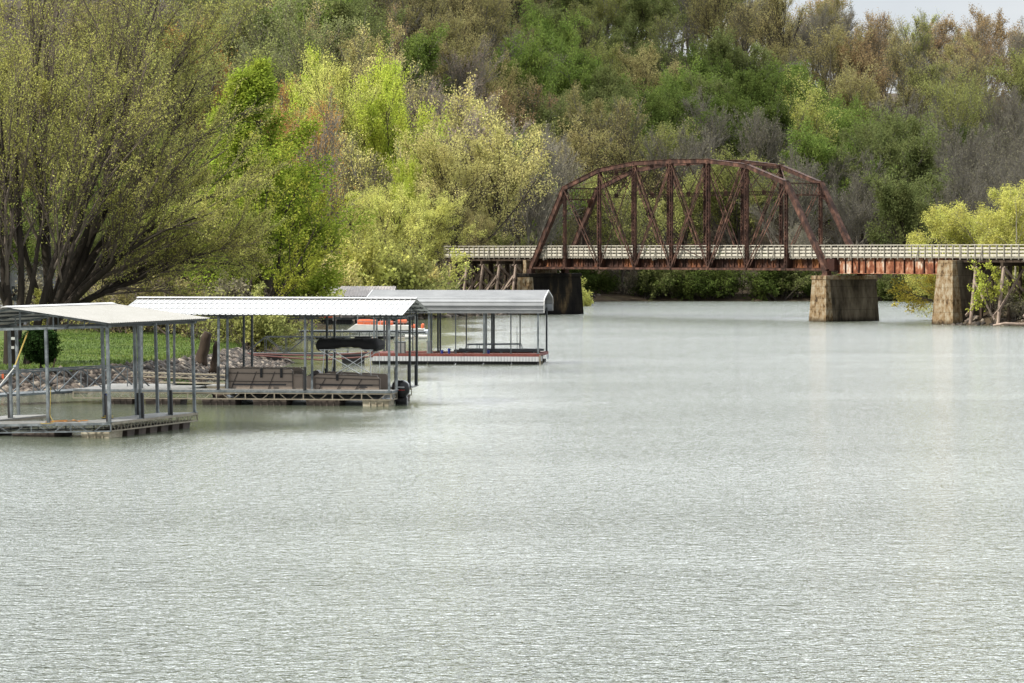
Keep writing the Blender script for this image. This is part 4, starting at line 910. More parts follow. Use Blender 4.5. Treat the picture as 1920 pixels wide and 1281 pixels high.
# ------------------------------------------------------------------ vectorised branching
def unit(v): return v/np.maximum(np.linalg.norm(v, axis=-1, keepdims=True), 1e-9)
class Tree:
    def __init__(s, seed): s.r = np.random.default_rng(seed); s.V = []; s.Q = []; s.n = 0; s.tips = []
    def grow(s, P, D, Ln, Rd, segs, wig, trop, sides, taper=.35, gnarl=None):
        N_ = len(P); pts = [P]; dirs = [D]; d = D.copy(); p = P.copy()
        for k in range(segs):
            d = unit(d+s.r.normal(0, wig, (N_, 3))+np.array([0, 0, 1.0])*np.asarray(trop).reshape(-1, 1)/segs); p = p+d*(Ln/segs)[:, None]; pts.append(p); dirs.append(d)
        pts = np.stack(pts, 1); dirs = np.stack(dirs, 1)
        rad = Rd[:, None]*np.linspace(1, taper, segs+1)[None]
        q = unit(np.cross(dirs, np.array([.31, .22, .93]))); w = np.cross(dirs, q)
        ang = np.arange(sides)*2*np.pi/sides
        vs = pts[:, :, None]+rad[:, :, None, None]*(q[:, :, None]*np.cos(ang)[None, None, :, None]+w[:, :, None]*np.sin(ang)[None, None, :, None])
        base = s.n+(np.arange(N_)*(segs+1)*sides)[:, None, None]
        kk = np.arange(segs)[None, :, None]*sides; jj = np.arange(sides)[None, None, :]; j2 = (jj+1) % sides
        qd = np.stack([base+kk+jj, base+kk+j2, base+kk+sides+j2, base+kk+sides+jj], -1).reshape(-1, 4)
        s.V.append(vs.reshape(-1, 3)); s.Q.append(qd); s.n += N_*(segs+1)*sides
        return pts, dirs, rad
    def kids(s, br, Ln, n, t0, t1, ang, asd, lr, lsd, rr, shrink=.5, up=0):
        pts, dirs, rad = br; N_ = len(pts); sg = pts.shape[1]-1
        par = np.repeat(np.arange(N_), n); t = (np.tile(np.arange(n), N_)+s.r.random(N_*n))/n*(t1-t0)+t0
        x = np.clip(t*sg, 0, sg-1e-4); i = x.astype(int); f = (x-i)[:, None]
        P = pts[par, i]*(1-f)+pts[par, i+1]*f; D = unit(dirs[par, i]*(1-f)+dirs[par, i+1]*f); r = rad[par, i]*(1-f[:, 0])+rad[par, i+1]*f[:, 0]
        phi = s.r.random(len(P))*2*np.pi; q = unit(np.cross(D, s.r.normal(0, 1, D.shape))); a = s.r.normal(ang, asd, len(P))[:, None]
        Dn = unit(D*np.cos(a)+q*np.sin(a)+np.array([0, 0, up]))
        L_ = Ln[par]*lr*(1-shrink*(t-t0)/(t1-t0+1e-6))*np.clip(s.r.normal(1, lsd, len(P)), .4, 1.7)
        return P, Dn, L_, r*rr
    def leaves(s, br, k, size, spread, t0=.3, clump=0):
        pts = br[0]; N_ = len(pts); sg = pts.shape[1]-1; t = s.r.random((N_, k))*(1-t0)+t0; x = np.clip(t*sg, 0, sg-1e-4); i = x.astype(int); f = (x-i)[..., None]; ar = np.arange(N_)[:, None]
        C = (pts[ar, i]*(1-f)+pts[ar, i+1]*f).reshape(-1, 3)+s.r.normal(0, spread, (N_*k, 3))
        n = unit(s.r.normal(0, 1, C.shape)+np.array([0, 0, .5])); a = unit(np.cross(n, s.r.normal(0, 1, C.shape))); b = np.cross(n, a); sz = (size*s.r.uniform(.6, 1.35, len(C)))[:, None]
        return np.stack([C+a*sz*.62, C+b*sz*.4, C-a*sz*.62, C-b*sz*.4], 1).reshape(-1, 3)
    def trunk_mesh(s, name): return np_mesh(name, np.concatenate(s.V), np.concatenate(s.Q), M['bark'])
def leaf_mesh(name, Lv): n = len(Lv)//4; return np_mesh(name, Lv, np.arange(n*4).reshape(n, 4), M['leaf'])
def A1(*a): return np.array(a, float)
FINE = {}
def make_hill(seed, kind):
    """unit tree about 16 m tall"""
    T = Tree(seed); r = T.r; H = 16.0
    P = np.zeros((1, 3)); P[0, 2] = -1.5; D = unit(np.array([[r.normal(0, .05), r.normal(0, .05), 1.0]])); Ln = A1(12.0 if kind != 'tall' else 14.0); 
    b0 = T.grow(P, D, Ln, A1(.3), 6, .06, [.1], 6, .35)
    nl = {'sparse': 15, 'round': 16, 'bud': 17, 'bare': 17, 'tall': 17}[kind]
    sp = {'sparse': .85, 'round': 1.0, 'bud': .9, 'bare': .85, 'tall': .75}[kind]
    P, D, L_, R_ = T.kids(b0, Ln, nl, .3, 1.0, sp, .2, .62, .22, .6, .46, .2)
    b1 = T.grow(P, D, L_, R_, 5, .10, np.full(len(P), .5), 4, .3)
    P, D, L_, R_ = T.kids(b1, L_, 7, .2, 1.0, .65, .2, .52, .2, .55, .4, .12)
    b2 = T.grow(P, D, L_, R_, 3, .13, np.full(len(P), .35), 3, .3)
    P, D, L_, R_ = T.kids(b2, L_, 14 if kind in ('bare', 'sparse') else 8, .2, 1.0, .6, .22, .55, .2, .5, .3, .1)
    R_ = np.maximum(R_, .026 if kind in ('bare', 'sparse') else .02)
    b3 = T.grow(P, D, L_, R_, 2, .12, np.full(len(P), .3), 3, .3)
    k, sz, spd = {'round': (26, .21, .3), 'bud': (16, .17, .24), 'bare': (2, .15, .2), 'sparse': (6, .15, .2), 'tall': (13, .18, .26)}[kind]
    Lv = T.leaves(b3, k, sz, spd)
    if kind in FINE: Lv = T.leaves(b3, *FINE[kind])
    return T.trunk_mesh('hill_trunk'), leaf_mesh('hill_crown', Lv)
HM = {k: [make_hill(100+17*i+len(k), k) for i in range(3)] for k in ('round', 'bud', 'bare', 'tall', 'sparse')}
FINE = {'round': (50, .125, .24), 'bud': (36, .10, .2), 'tall': (30, .11, .22)}
HF = {k: [make_hill(300+17*i+len(k), k) for i in range(2)] for k in ('round', 'bud', 'tall')}; HF['bare'] = HM['bare']
def make_bush(seed, leafy):
    T = Tree(seed); n = 16; P = T.r.normal(0, .35, (n, 3)); P[:, 2] = -.2; D = unit(np.concatenate([T.r.normal(0, .55, (n, 2)), np.ones((n, 1))], 1)); Ln = T.r.uniform(1.6, 3.0, n)
    b0 = T.grow(P, D, Ln, np.full(n, .035), 4, .13, np.full(n, .1), 4, .3)
    P, D, L_, R_ = T.kids(b0, Ln, 8, .15, 1, .6, .2, .5, .2, .5, .3); b1 = T.grow(P, D, L_, np.maximum(R_, .008), 3, .16, np.full(len(P), .1), 3, .3)
    P, D, L_, R_ = T.kids(b1, L_, 5, .15, 1, .6, .2, .5, .2, .5, .3); b2 = T.grow(P, D, L_, np.maximum(R_, .006), 2, .16, np.full(len(P), .1), 3, .3)
    Lv = T.leaves(b2, 12 if leafy else 3, .15 if leafy else .11, .12)
    return T.trunk_mesh('bush_stems'), leaf_mesh('bush_leaves', Lv)
BMs = [make_bush(5, True), make_bush(6, True), make_bush(7, False), make_bush(8, False)]
BARK = (.085, .07, .058, 1); GREYB = (.235, .215, .18, 1)
def place(meshes, name, x, y, s, rz, col, bark=BARK, z=None, sz=None, label=None, cat='tree', group=None, crown='crown', trunk='trunk', tilt=(0, 0)):
    z = float(height(np.array([x]), np.array([y]))[0]) if z is None else z
    t = thing(name, label, cat, (x, y, z), group); t.rotation_euler = (tilt[0], tilt[1], rz); t.scale = (s, s, sz or s)
    for me_, nm, c in ((meshes[0], trunk, bark), (meshes[1], crown, col)):
        o = bpy.data.objects.new(nm, me_); COL.objects.link(o); o.parent = t; o.color = tuple(c[:3])+(1,); ORG[o] = t.location
    return t
PAL = {'olive': (.31, .33, .11), 'olive-brown': (.32, .295, .12), 'gold': (.42, .38, .16), 'rust-brown': (.35, .26, .13), 'grey': (.24, .225, .15), 'green': (.20, .275, .065),
       'dark green': (.13, .18, .045), 'lime': (.46, .55, .09), 'yellow-green': (.56, .58, .17), 'tan': (.56, .53, .20), 'orange': (.46, .29, .09), 'pinkish grey': (.33, .26, .21), 'pale green': (.26, .29, .12), 'mid green': (.205, .24, .085)}
KIND = {'olive': 'bud', 'olive-brown': 'bud', 'gold': 'bud', 'rust-brown': 'bud', 'grey': 'bare', 'green': 'round', 'dark green': 'round', 'lime': 'round', 'yellow-green': 'bud', 'tan': 'bud', 'orange': 'bud', 'pinkish grey': 'bare', 'pale green': 'tall', 'mid green': 'round'}
# colour patches of the wooded slope: column, row, radius (photo pixels), colour, probability
PATCH = [(650, 200, 45, 'tan', 1), (640, 140, 40, 'pale green', 1), (560, 85, 36, 'green', 1), (640, 120, 30, 'pale green', 1), (790, 180, 50, 'tan', .8), (845, 210, 55, 'pinkish grey', 1), (700, 290, 60, 'tan', .9),
         (870, 320, 85, 'tan', 1), (600, 260, 50, 'orange', .9), (790, 250, 45, 'pinkish grey', 1), (550, 50, 55, 'rust-brown', 1), (640, 45, 40, 'mid green', 1),
         (780, 100, 42, 'green', 1), (680, 100, 40, 'gold', 1), (940, 275, 45, 'dark green', 1), (960, 330, 40, 'green', .8), (1035, 150, 52, 'green', 1), (1090, 190, 50, 'mid green', 1), (1060, 60, 50, 'mid green', 1), (1180, 160, 50, 'mid green', .9),
         (1262, 190, 32, 'green', 1), (1225, 175, 50, 'gold', 1), (1250, 260, 50, 'dark green', .8), (1340, 190, 65, 'dark green', .85), (1400, 160, 42, 'mid green', 1), (1430, 230, 45, 'dark green', .7), (1520, 185, 52, 'green', 1), (1545, 260, 52, 'green', 1), (1680, 330, 80, 'mid green', 1), (1690, 420, 80, 'mid green', .9),
         (1460, 230, 38, 'yellow-green', .5), (1590, 210, 32, 'gold', .9), (1050, 320, 60, 'grey', .6), (1450, 60, 70, 'gold', .6), (940, 60, 90, 'gold', .45), (1000, 210, 50, 'rust-brown', .6), (1840, 100, 60, 'rust-brown', .5), (1870, 250, 60, 'dark green', .3), (1830, 330, 60, 'grey', 1)]
def pick(px, py, rn):
    for (cx, cy, rr, c, p) in PATCH:
        if math.hypot(px-cx, py-cy) < rr and rn.random() < p: return c
    if px < 520: return rn.choice(['pale green', 'olive', 'grey', 'pale green'])
    if py > 430: return rn.choice(['mid green', 'dark green', 'grey', 'olive', 'mid green'])
    if px < 960: return rn.choice(['olive-brown', 'rust-brown', 'olive', 'gold', 'olive-brown'])
    if px < 1400: return rn.choice(['olive', 'olive', 'gold', 'olive-brown', 'grey', 'mid green', 'olive'])
    if py < 180: return rn.choice(['olive', 'olive-brown', 'gold', 'rust-brown', 'grey', 'olive'])
    return rn.choice(['grey', 'grey', 'grey', 'olive-brown', 'olive', 'grey'])
rn = random.Random(77); spots = []
yy = 471.0; row = 0
while yy < 752:
    stp = 8.6+(yy-471)*.008; xl, xr = Px(-60 if yy > 560 else 300, yy), Px(2000, yy); x = xl+rn.uniform(0, stp)
    while x < xr:
        X = x+rn.uniform(-1.8, 1.8); Y = yy+rn.uniform(-5.0, 5.0)
        spots.append((X, Y)); x += stp
    row += 1; yy += 11+row*.55
# wooded slope that comes forward on the left
yy = 392.0
while yy < 470:
    xl, xr = Px(480, yy), (-2 if yy < 430 else 4); x = xl+rn.uniform(0, 6)
    while x < xr: spots.append((x+rn.uniform(-1.5, 1.5), yy+rn.uniform(-4, 4))); x += 8.5
    yy += 12.5
hill = []
for (X, Y) in spots:
    z = float(height(np.array([X]), np.array([Y]))[0])
    if z < .4: continue
    s = rn.uniform(.98, 1.32)
    px = 960+F*X/Y; py = HZ+F*(EYE-(z+12.0*s))/Y
    if px < -25 or px > 1950: continue
    if py < -75 or (px < 400 and py > 35): continue
    c = pick(px, py, rn); kd = KIND[c]
    if kd == 'bud': kd = rn.choice(['tall', 'bud', 'sparse', 'sparse', 'sparse'])
    if Y < 476 and X > 8: s *= .62
    hill.append([px, py, X, Y, z, s, c, kd])
hill.sort(key=lambda h: h[0])
def where(px):
    for lim, w in ((420, 'above the huge budding tree'), (620, 'above the round green tree'), (880, 'above the dock roofs'), (1040, 'left of the truss bridge'), (1180, 'behind the truss left end'), (1330, 'behind the truss left half'), (1460, 'behind the truss right half'), (1580, 'behind the truss right end'), (1740, 'above the plate girder')):
        if px < lim: return w
    return 'above the yellow willow'
def band(Y, X):
    if Y > 680: return 'ridge top'
    if Y > 620: return 'upper slope'
    if Y > 560: return 'middle slope'
    if Y > 505: return 'lower slope'
    return 'far shore' if X > 8 else 'near slope'
keys = {}
for h in hill: keys.setdefault((h[6], where(h[0]), band(h[3], h[2])), []).append(h)
ORD = ['first', 'second', 'third', 'fourth', 'fifth', 'sixth', 'seventh', 'eighth', 'ninth', 'tenth', 'eleventh', 'twelfth', 'thirteenth', 'fourteenth', 'fifteenth', 'sixteenth', 'seventeenth', 'eighteenth']
for (c, w, bd), hs in keys.items():
    for i, h in enumerate(hs):
        px, py, X, Y, z, s, c, kd = h
        lab = f"{ORD[i]+' from left, ' if len(hs) > 1 else ''}{c} {'leafy' if kd == 'round' else 'bare' if kd == 'bare' else 'budding'} tree, {bd} {w}"
        col = np.array(PAL[c])*rn.uniform(.85, 1.15); v = rn.randrange(3)
        place(HM[kd][v], 'woodland_tree', X, Y, s, rn.uniform(0, 6.28), col, GREYB if kd == 'bare' or rn.random() < .6 else BARK, z, s*rn.uniform(1.0, 1.28), lab, 'tree', 'trees on the wooded hillside')
# bushes along the far waterline
bl = []
x = 8.0
while x < 118:
    Y = 469.2+rn.uniform(0, 2.2); bl.append((x, Y)); x += rn.uniform(1.9, 3.3)
FARB = len(bl)
def bname(px):
    return where(px).replace('above the yellow willow', 'left of the yellow willow')
bk = {}
for (X, Y) in bl:
    px = 960+F*X/Y
    if px > 1960: continue
    c = rn.choice(['mid green', 'dark green', 'dark green', 'grey']); bk.setdefault((c, bname(px)), []).append((X, Y))
for (c, w), l in bk.items():
    for i, (X, Y) in enumerate(l):
        place(BMs[rn.randrange(2) if c != 'grey' else 2+rn.randrange(2)], 'bush', X, Y, rn.uniform(1.1, 1.9), rn.uniform(0, 6), np.array(PAL[c])*.62, BARK, None, None, f"{c} bush on far waterline {w}"+(f", {ORD[i]} from left" if len(l) > 1 else ''), 'bush', 'bushes along the far waterline', 'foliage', 'stems')

# ------------------------------------------------------------------ individual trees
def custom(seed, stems, levels, leaf, name, label, x, y, col, bark, z=None, twig=None):
    """stems: list of (start xyz, dir, length, radius, trop); levels: list of kids specs; leaf: (k, size, spread)"""
    T = Tree(seed); P = np.array([s_[0] for s_ in stems], float); D = unit(np.array([s_[1] for s_ in stems], float)); Ln = np.array([s_[2] for s_ in stems], float); Rr = np.array([s_[3] for s_ in stems], float); tp = np.array([s_[4] for s_ in stems], float)
    br = T.grow(P, D, Ln, Rr, 11, .065, tp, 8, .1)
    mt = T.trunk_mesh(name+'_trunk') if twig else None
    if twig: T.V, T.Q, T.n = [], [], 0
    for (n, t0, t1, ang, asd, lr, lsd, rr, shr, up, segs, wig, trop, sides, rmin) in levels:
        P, D, Ln, Rr = T.kids(br, Ln, n, t0, t1, ang, asd, lr, lsd, rr, shr, up); Rr = np.maximum(Rr, rmin)
        br = T.grow(P, D, Ln, Rr, segs, wig, np.full(len(P), trop), sides, .3)
    Lv = T.leaves(br, *leaf)
    z = float(height(np.array([x]), np.array([y]))[0]) if z is None else z
    t = thing(name, label, 'tree', (x, y, z))
    prt = [(leaf_mesh(name+'_crown', Lv), 'crown', col)]+([(mt, 'trunk', bark), (T.trunk_mesh(name+'_branches'), 'branches', twig)] if twig else [(T.trunk_mesh(name+'_trunk'), 'trunk', bark)])
    for me_, nm, c in prt:
        o = bpy.data.objects.new(nm, me_); COL.objects.link(o); o.parent = t; o.color = tuple(c[:3])+(1,)
    return t
def fan(base, angs, dep, length, rad, seed, trop=.35):
    r = random.Random(seed); o = []
    for i, (an, ln, rd) in enumerate(angs):
        a = R(an); o.append((base(an), (math.cos(a), r.uniform(-dep, dep), math.sin(a)), ln*length, rd*rad, trop*r.uniform(.6, 1.2)))
    return o
DB = (.045, .035, .028); TW = (.12, .095, .075)
# big leaning vase tree behind the nearest dock
bx, by = Px(92, 176), 176.0
stA = fan(lambda an: (.01*(90-an)*.45, .3*math.sin(an), 2.6-.012*an), [(14, 10.5, .75), (22, 10.5, .7), (29, 11, .9), (36, 11.5, .9), (42, 12.5, 1.0), (48, 14, 1.0), (55, 16.5, 1.1), (62, 18.5, 1.1), (69, 20, 1.1), (77, 20, 1.2), (86, 20, 1.1), (97, 18.5, 1.0), (110, 16, .9)], .28, 1.0, .27, 3)
stA = [((s_[0][0]*1.2, s_[0][1], s_[0][2]), (math.cos(R(72)) if False else s_[1][0]*.8, s_[1][1], max(s_[1][2], .45)), s_[2], s_[3], (-.45 if s_[1][2] < .5 else -.35 if s_[1][2] < .75 else .1)) for s_ in stA]
stA.append(((-.1, 0, -.5), (.12, 0, 1), 3.6, .62, 0))
LV = [(12, .22, 1, .42, .16, .46, .2, .5, .45, .10, 6, .07, .18, 5, .03), (11, .12, 1, .42, .16, .5, .2, .5, .45, .10, 4, .09, .12, 3, .012), (10, .1, 1, .45, .2, .5, .25, .55, .4, .08, 3, .11, .1, 3, .009)]
custom(31, stA, LV, (7, .075, .06, .1), 'vase_tree', 'huge budding multi-stemmed tree fanning to the right behind the nearest dock', bx, by, (.42, .43, .12), (.042, .034, .027), None, (.15, .122, .10))
# tree at the left edge with tagged trunk
bx2, by2 = Px(20, 171), 171.0
stB = [((-.1, 0, -.3), (-.05, 0, 1), 14, .34, .0), ((.15, .1, -.2), (.06, .1, 1), 15.5, .26, .0), ((.8, .3, -.2), (.05, .1, 1), 15, .27, 0), ((1.7, .3, -.2), (.12, .1, 1), 15, .2, .1), ((-.8, .3, -.2), (-.3, .1, 1), 14, .24, .2), ((.4, .3, 2), (.35, .2, 1), 12, .17, .2), ((-.2, .3, 3), (-.4, -.2, 1), 12, .17, .2)]
LVB = [(13, .3, 1, .55, .18, .46, .2, .5, .45, .10, 6, .09, .2, 5, .03), (9, .12, 1, .45, .16, .5, .2, .5, .45, .10, 4, .09, .12, 3, .012), (7, .1, 1, .45, .2, .5, .25, .55, .4, .08, 3, .11, .1, 3, .0075)]
tb_ = custom(32, stB, LVB, (7, .078, .07, .1), 'shore_tree', 'tall dark stemmed tree at the left edge, two pale tags on its trunk', bx2, by2, (.42, .43, .12), (.042, .034, .027), None, (.15, .122, .10))
for zz in (635, 652):
    m = MB(); zc = Zy(zz, by2-.6); xc = Px(23 if zz < 640 else 21, by2-.6); m.box(xc-.13, xc+.13, by2-.42, by2-.36, zc-.07, zc+.07); o = m.build('tag', M['white'], None); o.data.transform(Matrix.Translation(-Vector(tb_.location))); o.parent = tb_
# mid-left grove behind
def mid(name, label, px, d, topy, kind, colr, wid=1.0, bark=BARK, seed=0, cat='tree', group=None, var=0):
    x = Px(px, d); z = float(height(np.array([x]), np.array([d]))[0]); H_ = Zy(topy, d)-z; s = H_/15.2
    return place(HF[kind][var % len(HF[kind])], name, x, d, s*wid, seed*1.3, colr, bark, z, s, label, cat, group)
def colm(seed, H_, W_, leafk, lsize):
    T = Tree(seed); P = A1(0, 0, -1).reshape(1, 3); D = A1(0.02, 0, 1).reshape(1, 3); Ln = A1(H_*.92); b0 = T.grow(P, D, Ln, A1(H_*.017), 10, .03, [0], 8, .2)
    P, D, L_, R_ = T.kids(b0, Ln, 52, .08, 1, .95, .15, W_/H_, .15, .4, .78, .1); b1 = T.grow(P, D, L_, R_, 6, .08, np.full(len(P), .45), 4, .3)
    P, D, L_, R_ = T.kids(b1, L_, 9, .2, 1, .55, .2, .42, .2, .5, .4, .1); b2 = T.grow(P, D, L_, np.maximum(R_, .012), 4, .12, np.full(len(P), .25), 3, .3)
    P, D, L_, R_ = T.kids(b2, L_, 7, .15, 1, .6, .2, .5, .2, .5, .4, .1); b3 = T.grow(P, D, L_, np.maximum(R_, .008), 2, .12, np.full(len(P), .25), 3, .3)
    return T.trunk_mesh('tall_trunk'), leaf_mesh('tall_crown', T.leaves(b3, leafk, lsize, .27, .1))
tallA = colm(51, 22, 7.5, 22, .15); tallB = colm(52, 18, 7.0, 9, .16)
def tall(mesh, H0, name, label, px, d, topy, colr, wid=1, rz=0, group=None, bark=BARK):
    x = Px(px, d); z = float(height(np.array([x]), np.array([d]))[0]); s = (Zy(topy, d)-z)/H0
    return place(mesh, name, x, d, s*wid, rz, colr, bark, z, s, label, 'tree', group)
tall(tallA, 22, 'tall_tree', 'tall bright green pointed tree right of the huge budding tree', 500, 230, 88, (.27, .35, .05), 1.35, .4)
tall(tallB, 18, 'tall_tree', 'olive green tree filling the space below the pointed green tree', 540, 246, 300, (.34, .39, .06), .85, 1.4)
tall(tallB, 18, 'tall_tree', 'leafy olive tree behind the right reach of the huge budding tree', 440, 262, 215, (.26, .30, .05), 1.1, 2.4)
G = 'trees behind the big budding tree'
back = [(-30, 300, 40, 'olive'), (60, 296, 45, 'yellow-green'), (150, 290, 20, 'olive'), (230, 298, 5, 'olive-brown'), (310, 285, 60, 'olive'), (380, 300, 90, 'orange'), (100, 270, 250, 'yellow-green'), (200, 262, 300, 'green'), (290, 268, 260, 'green'), (350, 255, 330, 'yellow-green'), (20, 262, 330, 'green'), (150, 250, 400, 'mid green'), (400, 245, 370, 'yellow-green')]
nmk = {}
for i, (px, d, ty, c) in enumerate(back):
    v = ('topmost' if ty < 100 else 'middle height' if ty < 300 else 'low'); kx = (c, v); nmk.setdefault(kx, []).append(i)
for (c, v), l in nmk.items():
    l.sort(key=lambda i: back[i][0])
    for j, i in enumerate(l):
        px, d, ty, c = back[i]; sfx = f", {ORD[j]} from left" if len(l) > 1 else ''
        mid('background_tree', f"{v} {c} tree behind the huge budding tree{sfx}", px, d, ty, 'bud' if c in ('olive', 'olive-brown', 'orange') else 'round', np.array(PAL[c])*.8, 1.15, BARK, i, group=G, var=i % 3)
# lit trees between the docks and the bridge
lit = [(640, 372, 335, 'bud', 'yellow-green', 1.25, 'wide yellow-green tree directly above the tan dock roof'), (715, 366, 350, 'bud', 'yellow-green', 1.2, 'pale yellow-green tree right of the wide one above the tan roof'),
       (590, 345, 380, 'bud', 'yellow-green', 1.2, 'yellow-green tree at the left above the tan dock roof'), (780, 362, 375, 'bud', 'yellow-green', 1.2, 'yellow-green tree left of the trestle railing'),
       (690, 392, 290, 'bare', 'pinkish grey', 1.1, 'nearly bare pinkish tree above the wide yellow-green tree'), (772, 384, 298, 'round', 'lime', .42, 'small lime green tree left of the big tan tree'),
       (872, 386, 256, 'bud', 'tan', 1.0, 'big rounded tan budding tree above the left trestle'), (890, 385, 395, 'bud', 'gold', .6, 'small golden tree in front of the big tan one'), (825, 390, 380, 'bare', 'tan', 1.1, 'bare pale tree at the foot of the big tan one'),
       (608, 335, 200, 'bare', 'orange', .62, 'thin orange twigged tree right of the pointed green tree'), (560, 350, 205, 'bud', 'orange', .8, 'orange budding tree tucked behind the pointed green tree'), (945, 400, 420, 'bud', 'olive', .9, 'small olive tree just left of the truss end'),
       (700, 400, 118, 'round', 'lime', .6, 'tall brilliant lime tree on the lit slope'), (590, 425, 82, 'round', 'lime', .42, 'smaller lime tree upslope left of the tall lime one'),
       (850, 418, 190, 'bare', 'pinkish grey', .95, 'pinkish bare tree between the lime and tan trees'), (640, 400, 180, 'tall', 'yellow-green', .75, 'pale yellow-green tree between the two lime trees')]
for i, (px, d, ty, kd, c, wd, lab) in enumerate(lit):
    mid('lit_tree', lab, px, d, ty, kd, PAL[c], wd, GREYB if kd == 'bare' else BARK, i+3, var=i % 3)
def leaning(seed, stems, px, d, col, bark, label, leaf=(5, .16, .12, .1), n=(7, 7, 6)):
    lv = [(n[0], .25, 1, .5, .15, .5, .2, .5, .45, .08, 5, .09, .2, 4, .02), (n[1], .15, 1, .5, .2, .5, .2, .5, .4, .08, 3, .1, .15, 3, .012), (n[2], .1, 1, .5, .2, .5, .25, .5, .4, .05, 2, .1, .1, 3, .009)]
    return custom(seed, stems, lv, leaf, 'leaning_tree', label, Px(px, d), d, col, bark)
leaning(61, [((0, 0, -.3), (-.25, 0, 1), 8, .13, .2), ((.3, 0, -.3), (.15, .1, 1), 9, .14, .2), ((.6, 0, -.3), (.6, -.1, 1), 9, .12, -.2), ((.9, 0, -.3), (1.0, 0, .55), 9.5, .12, .3), ((-.3, 0, -.3), (-.7, 0, .8), 8, .1, .3)], 700, 345, PAL['yellow-green'], TW, 'branching tree leaning right toward the left trestle above the grey roof')
leaning(62, [((0, 0, -.3), (.1, 0, 1), 8, .12, .2), ((0, 0, -.3), (.5, .1, 1), 8, .12, .2), ((0, 0, -.3), (-.5, .1, 1), 8, .1, .2)], 660, 338, PAL['yellow-green'], TW, 'slender tree rising from the bank behind the tan dock roof')
leaning(63, [((0, 0, -.3), (.4, 0, 1), 10.5, .17, -.1), ((-.5, 0, -.3), (.2, .1, 1), 12, .12, .0), ((.2, 0, 1), (.8, .1, .8), 6.5, .1, .1)], 462, 222, (.30, .33, .05), DB, 'dark stemmed tree leaning over the cove behind the pontoon boat', (6, .13, .1, .1))
leaning(64, [((0, 0, -.3), (-.2, 0, 1), 7, .12, .3), ((.3, .2, -.3), (.35, .1, 1), 7, .12, .2), ((.1, .2, -.3), (.9, .1, .6), 6, .08, .1), ((-.2, .2, -.3), (-.9, .1, .7), 6, .08, .1)], 330, 232, (.2, .18, .07), TW, 'low twiggy thicket tree at the back of the lawn', (3, .12, .1, .1))
leaning(65, [((0, 0, -.3), (.5, 0, .8), 6, .1, -.7), ((.2, 0, 0), (.15, 0, 1), 6, .09, -.2), ((-.2, 0, 0), (-.4, 0, 1), 6, .08, -.4)], 232, 236, (.2, .17, .08), TW, 'drooping brown twig tree at the back of the lawn left of the thicket', (2, .1, .1, .1))
# undergrowth along the left bank
ub = [(215, 238), (270, 240), (310, 236), (360, 226), (405, 214), (440, 222), (470, 212), (520, 246), (165, 242), (120, 246), (60, 248), (548, 300), (590, 330), (630, 333), (668, 338), (705, 342), (745, 340), (785, 346), (820, 352), (905, 378), (940, 380), (965, 372), (1000, 378), (1040, 395), (1075, 425)]
for i, (px, d) in enumerate(ub):
    c = ['yellow-green', 'yellow-green', 'olive', 'yellow-green', 'tan'][rn.randrange(5)] if px > 530 else ['grey', 'olive-brown', 'grey', 'olive'][rn.randrange(4)]
    lm = 'behind the lawn' if px < 330 else 'by the leaning stumps' if px < 480 else 'behind the gangway' if px < 560 else 'behind the tan dock roof' if px < 740 else 'behind the grey dock roof' if px < 850 else 'under the left trestle' if px < 970 else 'behind the left pier'
    mates = [q for q in ub if (q[0] < 330) == (px < 330) and abs(q[0]-px) < 0]
    idx = sum(1 for q in ub if q[0] < px and ('behind the lawn' if q[0] < 330 else 'by the leaning stumps' if q[0] < 480 else 'behind the gangway' if q[0] < 560 else 'behind the tan dock roof' if q[0] < 740 else 'behind the grey dock roof' if q[0] < 850 else 'under the left trestle' if q[0] < 970 else 'behind the left pier') == lm)
    place(BMs[rn.randrange(4 if px < 540 else 2)], 'shrub', Px(px, d), d, rn.uniform(1.0, 1.5)*(1 if px < 540 else 1.5 if px < 800 else .6 if px < 980 else 1.1), rn.uniform(0, 6), PAL[c], TW, None, None, f"{c} shrub on the bank {lm}, {ORD[idx]} from left", 'shrub', 'shrubs along the left bank', 'foliage', 'stems')
# juniper
T = Tree(71); n = 150; zz = T.r.uniform(.1, 1.75, n); P = np.stack([np.zeros(n), np.zeros(n), .35+zz*.9], 1); an = T.r.random(n)*6.28
D = unit(np.stack([np.cos(an), np.sin(an), np.full(n, .35)], 1)); Ln = .98*np.sqrt(np.clip(1-((zz-.8)/1.05)**2, .05, 1))*T.r.uniform(.8, 1.1, n)
T.grow(A1(0, 0, -.3).reshape(1, 3), A1(0, 0, 1).reshape(1, 3), A1(2.2), A1(.07), 4, .03, [0], 6, .3); b = T.grow(P, D, Ln, np.full(n, .012), 4, .1, np.full(n, .2), 3, .3)
P, D, L_, R_ = T.kids(b, Ln, 9, .2, 1, .6, .2, .35, .2, .6); b2 = T.grow(P, D, L_, R_, 2, .1, np.full(len(P), .1), 3, .3)
place((T.trunk_mesh('juniper_trunk'), leaf_mesh('juniper_crown', T.leaves(b2, 20, .085, .06, 0))), 'juniper', Px(76, 164), 164, 1.0, 0, (.022, .05, .014), DB, None, 1.0, 'small dense dark green evergreen on a short trunk on the lawn', 'tree')
